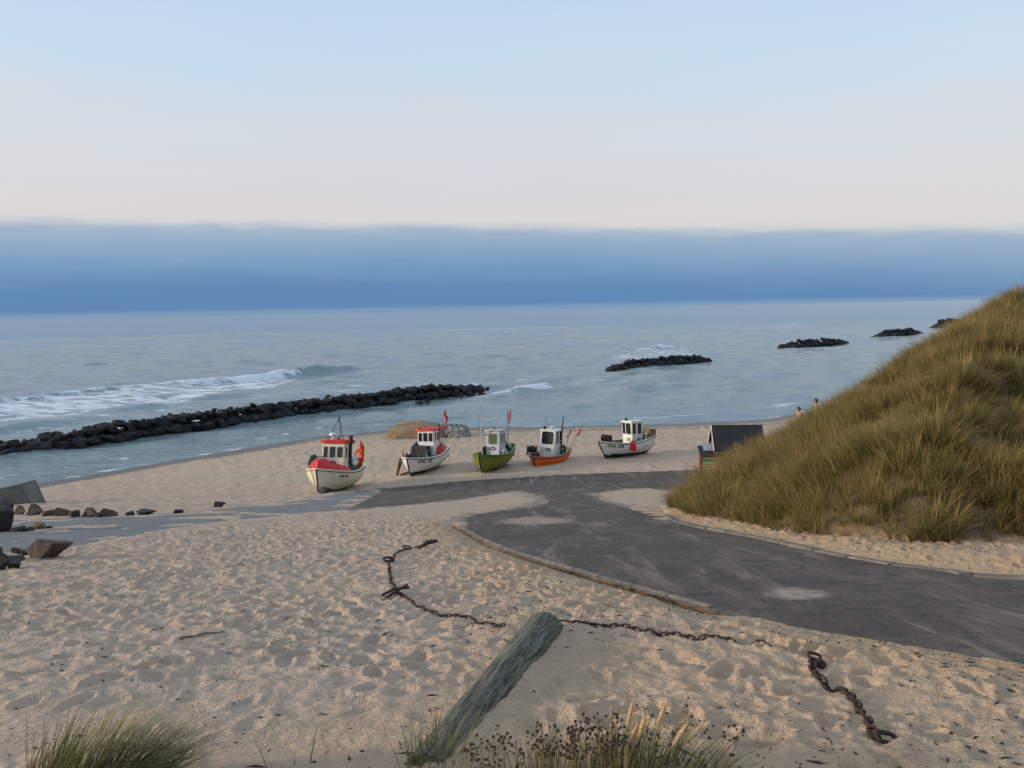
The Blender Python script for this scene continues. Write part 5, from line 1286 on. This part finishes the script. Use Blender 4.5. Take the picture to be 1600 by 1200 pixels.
for (px_, py_, rz_, s_) in ((1284, 1052, 0.9, 0.95), (1272, 1046, 0.2, 0.95), (1384, 1168, 0.2, 1.1), (1362, 1163, 1.2, 0.85)):
    g_ = Vector(gp(px_, py_)); o = link('link', LINK, ch3); o.matrix_basis = Matrix.Translation(Vector((g_.x, g_.y, surface(g_.x, g_.y) + 0.03)) - ch3.location) @ Euler((0.6, 0.3, rz_)).to_matrix().to_4x4() @ Matrix.Scale(s_, 4)
ga, gb = Vector(gp(281, 1009)), Vector(gp(354, 996)); mb = MB(); pts = [ga.lerp(gb, f) for f in np.linspace(0, 1, 7)]
mb.tube([(p.x - ga.x, p.y - ga.y, surface(p.x, p.y) + 0.012 + 0.012 * math.sin(i * 2.3) - ga.z) for i, p in enumerate(pts)], [0.013, 0.012, 0.012, 0.011, 0.009, 0.008, 0.005], 6)
o = mb.build('driftwood_stick', 'wood'); o.location = ga; tag(o, 'thin dark driftwood stick lying on the open sand', 'stick')
# wooden props under the bow of boat 2
for px_, py_, tilt in ((622, 744, 0.16),):
    g_ = Vector(gp(px_, py_)); pr = tag(empty('boat_prop', (g_.x, g_.y, surface(g_.x, g_.y))), 'rusty brown wooden prop leaning at the bow of the red roofed boat', 'prop')
    for k, (dx, ln) in enumerate(((0, 1.5), (0.16, 1.35))):
        mb = MB(); mb.tube([(dx * 0.3 - 0.15, -0.1 * k, -0.1), (dx + 0.22, 0.25, ln)], 0.075, 6); mb.build('prop_leg', 'rust', pr)
    mb = MB(); mb.tube([(0.2, -0.15, 0.06), (1.25, 0.05, 0.35)], 0.09, 6); mb.build('prop_foot', 'rust', pr)

# ------------------------------------------------------------------ persons on the path behind the dune
def person(px, py_top, dist, shirt, label, height, lean):
    d = pixel_ray(px, py_top); best = None
    for t_ in np.linspace(dist - 6, dist + 40, 470):
        x, y, z_ = d.x * t_, d.y * t_, d.z * t_
        gz = float(base_z(x, y)); e_ = abs(z_ - height - gz)
        if best is None or e_ < best[0]: best = (e_, x, y, gz)
    _, x, y, gz = best
    root = tag(empty('person', (x, y, gz), math.atan2(-1, -0.05) + R(-90) + R(0)), label, 'person')
    k = height / 1.72
    def skin(name, verts, edges, rads, mat, sub=2):
        me = bpy.data.meshes.new(name); me.from_pydata([tuple(c * k for c in v) for v in verts], edges, [])
        o = link(name, me, root); sm = o.modifiers.new('skin', 'SKIN'); sm.use_smooth_shade = True
        for v, r_ in zip(me.skin_vertices[0].data, rads): v.radius = (r_ * k, r_ * k)
        me.skin_vertices[0].data[0].use_root = True
        ss_ = o.modifiers.new('sub', 'SUBSURF'); ss_.levels = sub; ss_.render_levels = sub
        me.materials.append(MAT[mat]); return o
    # x = forward (the way the person faces), y = left
    V = [(0, 0, 0.95), (0, 0, 1.15), (0.02, 0, 1.36), (0.03, 0, 1.47), (0.05, 0, 1.56), (0.055, 0, 1.64),
         (0.02, 0.17, 1.40), (0.0, 0.22, 1.14), (0.10, 0.23, 0.92), (0.13, 0.225, 0.83), (0.02, -0.17, 1.40), (0.03, -0.22, 1.14), (0.16, -0.21, 0.95), (0.2, -0.2, 0.87),
         (0, 0.09, 0.88), (0.05, 0.10, 0.50), (-0.02, 0.10, 0.10), (0.12, 0.11, 0.04), (0, -0.09, 0.88), (-0.05, -0.10, 0.50), (-0.14, -0.10, 0.10), (0.0, -0.11, 0.04)]
    E = [(0, 1), (1, 2), (2, 3), (3, 4), (4, 5), (2, 6), (6, 7), (7, 8), (8, 9), (2, 10), (10, 11), (11, 12), (12, 13), (0, 14), (14, 15), (15, 16), (16, 17), (0, 18), (18, 19), (19, 20), (20, 21)]
    Rr = [0.13, 0.125, 0.14, 0.06, 0.085, 0.085, 0.06, 0.045, 0.036, 0.03, 0.06, 0.045, 0.036, 0.03, 0.085, 0.062, 0.042, 0.04, 0.085, 0.062, 0.042, 0.04]
    skin('body', V, E, Rr, 'skin')
    T = [0, 1, 2, 6, 7, 10, 11]; idx = {v: i for i, v in enumerate(T)}
    skin('shirt', [V[i] for i in T], [(idx[a_], idx[b_]) for a_, b_ in E if a_ in idx and b_ in idx], [Rr[i] * 1.16 + 0.008 for i in T], shirt)
    T = [0, 14, 15, 16, 18, 19, 20]; idx = {v: i for i, v in enumerate(T)}
    skin('trousers', [V[i] for i in T], [(idx[a_], idx[b_]) for a_, b_ in E if a_ in idx and b_ in idx], [Rr[i] * 1.18 + 0.008 for i in T], 'jeans')
    mb = MB(); n, m_ = 16, 9; rows = []
    for i in range(m_):
        f = i / (m_ - 1) * 0.74 * math.pi
        rows.append([Vector((0.035 + 0.108 * math.sin(f) * math.cos(a_) * (0.70 if math.cos(a_) > 0.3 and f > 1.0 else 1.0), 0.092 * math.sin(f) * math.sin(a_), 1.615 + 0.118 * math.cos(f))) * k for a_ in np.linspace(0, 2 * math.pi, n + 1)])
    mb.grid(rows, m_, n + 1); mb.build('hair', 'hair', root, smooth=True)
    fc = MB()
    fc.add([Vector(p) * k for p in ((0.135, -0.014, 1.60), (0.135, 0.014, 1.60), (0.165, 0, 1.592), (0.138, 0, 1.635))], [(0, 1, 2), (1, 3, 2), (3, 0, 2), (0, 3, 1)])
    fc.build('nose', 'skin', root)
    for s_ in (-1, 1):
        ey = MB(); ey.ball(Vector((0.128, s_ * 0.032, 1.632)) * k, 0.010 * k, 8, 6); ey.build('eye', 'hair', root)
        er = MB(); er.ball(Vector((0.045, s_ * 0.088, 1.615)) * k, (0.022 * k, 0.010 * k, 0.032 * k), 8, 6); er.build('ear', 'skin', root)
    mo = MB(); mo.box(Vector((0.130, 0, 1.562)) * k, (0.012 * k, 0.045 * k, 0.010 * k)); mo.build('mouth', 'redwall', root)
    root.rotation_euler = (0, 0, R(180) + lean)
    return root
person(1249, 635.5, 36.0, 'tantop', 'dark haired person in a tan top, the lower head at the dune edge', 1.70, R(8))
person(1276, 623.5, 36.5, 'browntop', 'person in a brown top standing higher up behind the dune grass', 1.74, R(-10))

# ------------------------------------------------------------------ grasses
def blade_ribbon(base, direction, length, bend, lean, w, seg=4):
    """list of (left, right, along) rows for one grass blade"""
    p = Vector(base); d = Vector(direction).normalized(); rows = []; st = length / seg
    side = Vector((-d.y, d.x, 0)); side = side.normalized() if side.length > 1e-4 else Vector((1, 0, 0))
    for i in range(seg + 1):
        f = i / seg; ww = w * (1 - f ** 1.6) * 0.5 + 0.0006
        rows.append((p - side * ww, p + side * ww, f))
        d = (d + Vector((lean[0], lean[1], 0)) * (bend / seg) + Vector((0, 0, -bend * 0.75 / seg * (0.4 + f)))).normalized()
        p = p + d * st
    return rows
def grass_mesh(name, mat, blades):
    V, Fq, al, bl = [], [], [], []
    for rows, tint in blades:
        b_ = len(V)
        for l_, r_, f in rows: V += [l_, r_]; al += [f, f]; bl += [tint, tint]
        for i in range(len(rows) - 1): Fq.append((b_ + 2 * i, b_ + 2 * i + 1, b_ + 2 * i + 3, b_ + 2 * i + 2))
    me = np_mesh(name, [tuple(v) for v in V], Fq, mat); set_attr(me, 'along', al); set_attr(me, 'blade', bl); return me
tuft_col = bpy.data.collections.new('grass_tuft_shapes')
for k in range(6):
    rg = random.Random(500 + k); bl = []
    for _ in range(36):
        a_ = rg.uniform(0, 6.28); rr = 0.13 * math.sqrt(rg.random()); out = rg.uniform(0.10, 0.62)
        dv = Vector((math.cos(a_) * out, math.sin(a_) * out, 1)); wx = rg.uniform(0.2, 0.9)
        bl.append((blade_ribbon((rr * math.cos(a_), rr * math.sin(a_), -0.04), dv, rg.uniform(0.34, 0.80), rg.uniform(0.15, 0.95), (math.cos(a_) * 0.5 + wx, math.sin(a_) * 0.5), rg.uniform(0.009, 0.015), 4), rg.random()))
    tuft_col.objects.link(bpy.data.objects.new('grass_tuft_shape', grass_mesh('grass_tuft_shape', 'dune_grass', bl)))
rg = np.random.default_rng(77)
N = 34000; cx_, cy_ = rg.uniform(5.6, 36, N), rg.uniform(14.6, 50, N)
h_, sd_ = hill_h(cx_, cy_)
clump = fbm(cx_ * 0.95, cy_ * 0.95, 91, 3)
keep = (sd_ > -0.35 + 0.3 * rg.uniform(0, 1, N)) & (rg.uniform(0, 1, N) < sstep(0.25, 0.48, clump) * 0.75 + 0.40) & (np.arctan2(cx_, cy_) < R(46)) & (cy_ > 0.5 * cx_)
cx_, cy_, clump = cx_[keep], cy_[keep], clump[keep]
cz_ = sand_z(cx_, cy_); n_ = len(cx_)
eps = 0.3; gxs = (base_z(cx_ + eps, cy_) - base_z(cx_ - eps, cy_)) / (2 * eps); gys = (base_z(cx_, cy_ + eps) - base_z(cx_, cy_ - eps)) / (2 * eps)
pm = bpy.data.meshes.new('dune_grass'); pm.vertices.add(n_); pm.vertices.foreach_set('co', np.stack([cx_, cy_, cz_], -1).astype(np.float32).ravel())
down = np.arctan2(-gys, -gxs)                                             # downhill
wind = down + (fbm(cx_ * 0.3, cy_ * 0.3, 95, 2) - 0.5) * 4.0 + rg.normal(0, 0.45, n_); tilt = 0.12 + 0.16 * rg.uniform(0, 1, n_)
a = pm.attributes.new('rot', 'FLOAT_VECTOR', 'POINT'); a.data.foreach_set('vector', np.stack([np.zeros(n_), tilt, wind], -1).astype(np.float32).ravel())
a = pm.attributes.new('size', 'FLOAT', 'POINT'); a.data.foreach_set('value', (rg.uniform(0.55, 1.2, n_) * (0.55 + 0.75 * sstep(0.28, 0.70, clump))).astype(np.float32))
a = pm.attributes.new('pick', 'INT', 'POINT'); a.data.foreach_set('value', rg.integers(0, 6, n_).astype(np.int32))
dg = link('dune_grass', pm); tag(dg, 'dense olive and brown marram grass covering the dune', 'grass', kind='stuff')
ng = bpy.data.node_groups.new('scatter_tufts', 'GeometryNodeTree')
ng.interface.new_socket('Geometry', in_out='INPUT', socket_type='NodeSocketGeometry'); ng.interface.new_socket('Geometry', in_out='OUTPUT', socket_type='NodeSocketGeometry')
gi, go = ng.nodes.new('NodeGroupInput'), ng.nodes.new('NodeGroupOutput')
ci = ng.nodes.new('GeometryNodeCollectionInfo'); ci.inputs[0].default_value = tuft_col; ci.inputs['Separate Children'].default_value = True; ci.inputs['Reset Children'].default_value = True
ip = ng.nodes.new('GeometryNodeInstanceOnPoints'); ip.inputs['Pick Instance'].default_value = True
def named(n_, typ):
    q = ng.nodes.new('GeometryNodeInputNamedAttribute'); q.data_type = typ; q.inputs[0].default_value = n_; return q.outputs[0]
e2r = ng.nodes.new('FunctionNodeEulerToRotation')
ng.links.new(named('rot', 'FLOAT_VECTOR'), e2r.inputs[0]); ng.links.new(e2r.outputs[0], ip.inputs['Rotation'])
ng.links.new(named('size', 'FLOAT'), ip.inputs['Scale']); ng.links.new(named('pick', 'INT'), ip.inputs['Instance Index'])
ng.links.new(gi.outputs[0], ip.inputs['Points']); ng.links.new(ci.outputs[0], ip.inputs['Instance']); ng.links.new(ip.outputs[0], go.inputs[0])
dg.modifiers.new('scatter', 'NODES').node_group = ng

def tuft_thing(px, py, n, rad_, lmin, lmax, lean, label, seed, cat='grass tuft', wd=0.007, outw=0.45):
    g_ = Vector(gp(px, py)); rg = random.Random(seed); bl = []
    for _ in range(n):
        a_ = rg.uniform(0, 6.28); rr = rad_ * math.sqrt(rg.random()); bx_, by_ = rr * math.cos(a_), rr * math.sin(a_)
        o_ = rg.uniform(0.05, outw) * rr / rad_ * 1.3
        bl.append((blade_ribbon((bx_, by_, surface(g_.x + bx_, g_.y + by_) - g_.z - 0.05), (math.cos(a_) * o_ + lean[0] * 0.35, math.sin(a_) * o_ + lean[1] * 0.3, 1), rg.uniform(lmin, lmax), rg.uniform(0.3, 1.1), (lean[0] + math.cos(a_) * 0.25, lean[1] + math.sin(a_) * 0.25), wd * rg.uniform(0.7, 1.3), 6), rg.random()))
    o = link('grass_tuft', None) if False else empty('grass_tuft', g_)
    tag(link('blades', grass_mesh('blades', 'tuft_grass', bl), o), kind='stuff'); return tag(o, label, cat)
tuft_thing(140, 1266, 1500, 0.29, 0.30, 0.60, (0.8, 0.1), 'large windswept grass tuft in the bottom corner left of the timber post', 1)
tuft_thing(690, 1222, 90, 0.22, 0.18, 0.42, (0.3, 0.1), 'sparse grass tuft growing at the buried foot of the timber post', 2)
tuft_thing(1020, 1250, 380, 0.34, 0.20, 0.44, (0.45, 0.1), 'green grass tuft with tan seed plumes at the bottom edge', 3)
tuft_thing(880, 1248, 220, 0.30, 0.18, 0.38, (0.15, 0.0), 'short yellowish grass tuft among the dark seed heads', 4)
tuft_thing(470, 1216, 7, 0.20, 0.10, 0.28, (0.1, 0.0), 'few thin grass blades alone on the smooth sand', 5)
def seed_plant(px, py, stems, spread, hmin, hmax, label, seed, lean=0.0):
    g_ = Vector(gp(px, py)); rg = random.Random(seed); root = tag(empty('dried_flower', g_), label, 'dried plant')
    st, hd = MB(), MB()
    for _ in range(stems):
        x, y = rg.gauss(0, spread), rg.gauss(0, 0.10); z0 = surface(g_.x + x, g_.y + y) - g_.z - 0.03; h_ = rg.uniform(hmin, hmax)
        lx, ly = rg.gauss(lean, 0.09), rg.gauss(0, 0.08)
        pts = [Vector((x + lx * h_ * f * f, y + ly * h_ * f, z0 + h_ * f)) for f in (0, 0.35, 0.7, 1.0)]
        st.tube(pts, [0.0028, 0.0025, 0.002, 0.0014], 4)
        for q in range(rg.randint(3, 6)):
            f = 1.0 if q == 0 else rg.uniform(0.62, 0.97); c_ = pts[0].lerp(pts[-1], f); a_ = rg.uniform(0, 6.28); ln = 0 if q == 0 else rg.uniform(0.02, 0.055)
            tip = c_ + Vector((math.cos(a_) * ln, math.sin(a_) * ln, ln * 0.9))
            if ln: st.tube([c_, tip], 0.0012, 3)
            r_ = rg.uniform(0.006, 0.011); hd.ball(tip, (r_, r_, r_ * 0.8), 6, 4)
    tag(st.build('stems', 'drystem', root), kind='stuff'); tag(hd.build('seed_heads', 'seedhead', root), kind='stuff')
seed_plant(880, 1248, 46, 0.16, 0.20, 0.39, 'clump of dried stalks with dark brown seed heads right of the timber post', 1)
seed_plant(960, 1246, 22, 0.14, 0.18, 0.35, 'thinner dried stalks with seed heads beside the tan plumes', 2)
seed_plant(772, 1236, 8, 0.05, 0.12, 0.26, 'few short dried stalks between the timber post and the seed heads', 3)
seed_plant(1085, 1240, 6, 0.14, 0.25, 0.42, 'loose dried stalks leaning right beyond the tan plumes', 4, 0.5)
pr = tag(empty('plume_grass', gp(1000, 1246)), 'tan feathery grass plumes standing up at the bottom edge', 'grass plumes'); g_ = pr.location
for k, (x0_, x1_, hh) in enumerate(((-0.10, -0.02, 0.56), (-0.06, 0.03, 0.50), (0.02, 0.17, 0.55), (0.05, 0.24, 0.47), (0.10, 0.36, 0.44), (-0.12, 0.0, 0.42))):
    rgk = random.Random(900 + k); y0_ = rgk.uniform(-0.08, 0.08); z0 = surface(g_.x + x0_, g_.y + y0_) - g_.z - 0.03
    hh *= 0.84
    pts = [Vector((x0_ + (x1_ - x0_) * f ** 1.4, y0_, z0 + hh * f)) for f in np.linspace(0, 1, 9)]
    mb = MB(); mb.tube(pts[:7], 0.0026, 5); mb.build('stem', 'drystem', pr)
    mb = MB(); hp = [pts[5].lerp(pts[8], f) for f in np.linspace(0, 1, 8)]
    mb.tube(hp, [0.003, 0.0085, 0.011, 0.012, 0.0115, 0.009, 0.006, 0.002], 8)
    for q in range(130):
        f = rgk.uniform(0.05, 0.97); c_ = hp[0].lerp(hp[-1], f); a_ = rgk.uniform(0, 6.28); r_ = 0.012 * math.sin(math.pi * min(0.95, f + 0.1))
        b0_ = c_ + Vector((math.cos(a_) * r_ * 0.6, math.sin(a_) * r_ * 0.6, 0)); t1 = c_ + Vector((math.cos(a_) * (r_ + 0.006), math.sin(a_) * (r_ + 0.006), 0.022))
        mb.add([b0_ + Vector((0.0015, 0, 0)), b0_ - Vector((0.0015, 0, 0)), t1], [(0, 1, 2)])
    mb.build('seed_plume', 'plume', pr)

# ------------------------------------------------------------------ twigs, seaweed crumbs and pebbles on the sand
rg = np.random.default_rng(123); V, T = [], []
spots = []
for _ in range(30000):
    x, y = rg.uniform(-9, 11), 3.6 + 20 * rg.uniform() ** 1.5
    d_ = float(vnoise(np.array(x * 0.5), np.array(y * 0.5), 41)) * (1.0 if x > -1.0 + 0.05 * y else 0.55)
    if rg.uniform() < d_ ** 2.2 * 1.5: spots.append((x, y))
sx_ = np.array([p[0] for p in spots]); sy_ = np.array([p[1] for p in spots])
zz_, _, mk, *_r = sand_z(sx_, sy_, True)
hh_, sdh = hill_h(sx_, sy_)
for x, y, z_, m_, sh in zip(sx_, sy_, zz_, mk, sdh):
    if m_ > 0.3 or sh > 0: continue
    s_ = 0.006 + 0.015 * rg.uniform() ** 2; a_ = rg.uniform(0, 3.14); el = rg.uniform(1, 4) if rg.uniform() < 0.55 else 1.0
    ux, uy = math.cos(a_) * s_ * el, math.sin(a_) * s_ * el; vx, vy = -math.sin(a_) * s_ * 0.6, math.cos(a_) * s_ * 0.6
    b_ = len(V); V += [(x - ux, y - uy, z_), (x + vx, y + vy, z_), (x + ux, y + uy, z_), (x - vx, y - vy, z_), (x + rg.normal(0, s_ * 0.3), y, z_ + s_ * 0.75)]
    T += [(b_, b_ + 3, b_ + 4), (b_ + 3, b_ + 2, b_ + 4), (b_ + 2, b_ + 1, b_ + 4), (b_ + 1, b_, b_ + 4)]
me = np_mesh('beach_debris', V, T, 'debris', False); tag(link('beach_debris', me), 'dark twigs, seaweed crumbs and pebbles scattered over the sand', 'debris', kind='stuff')
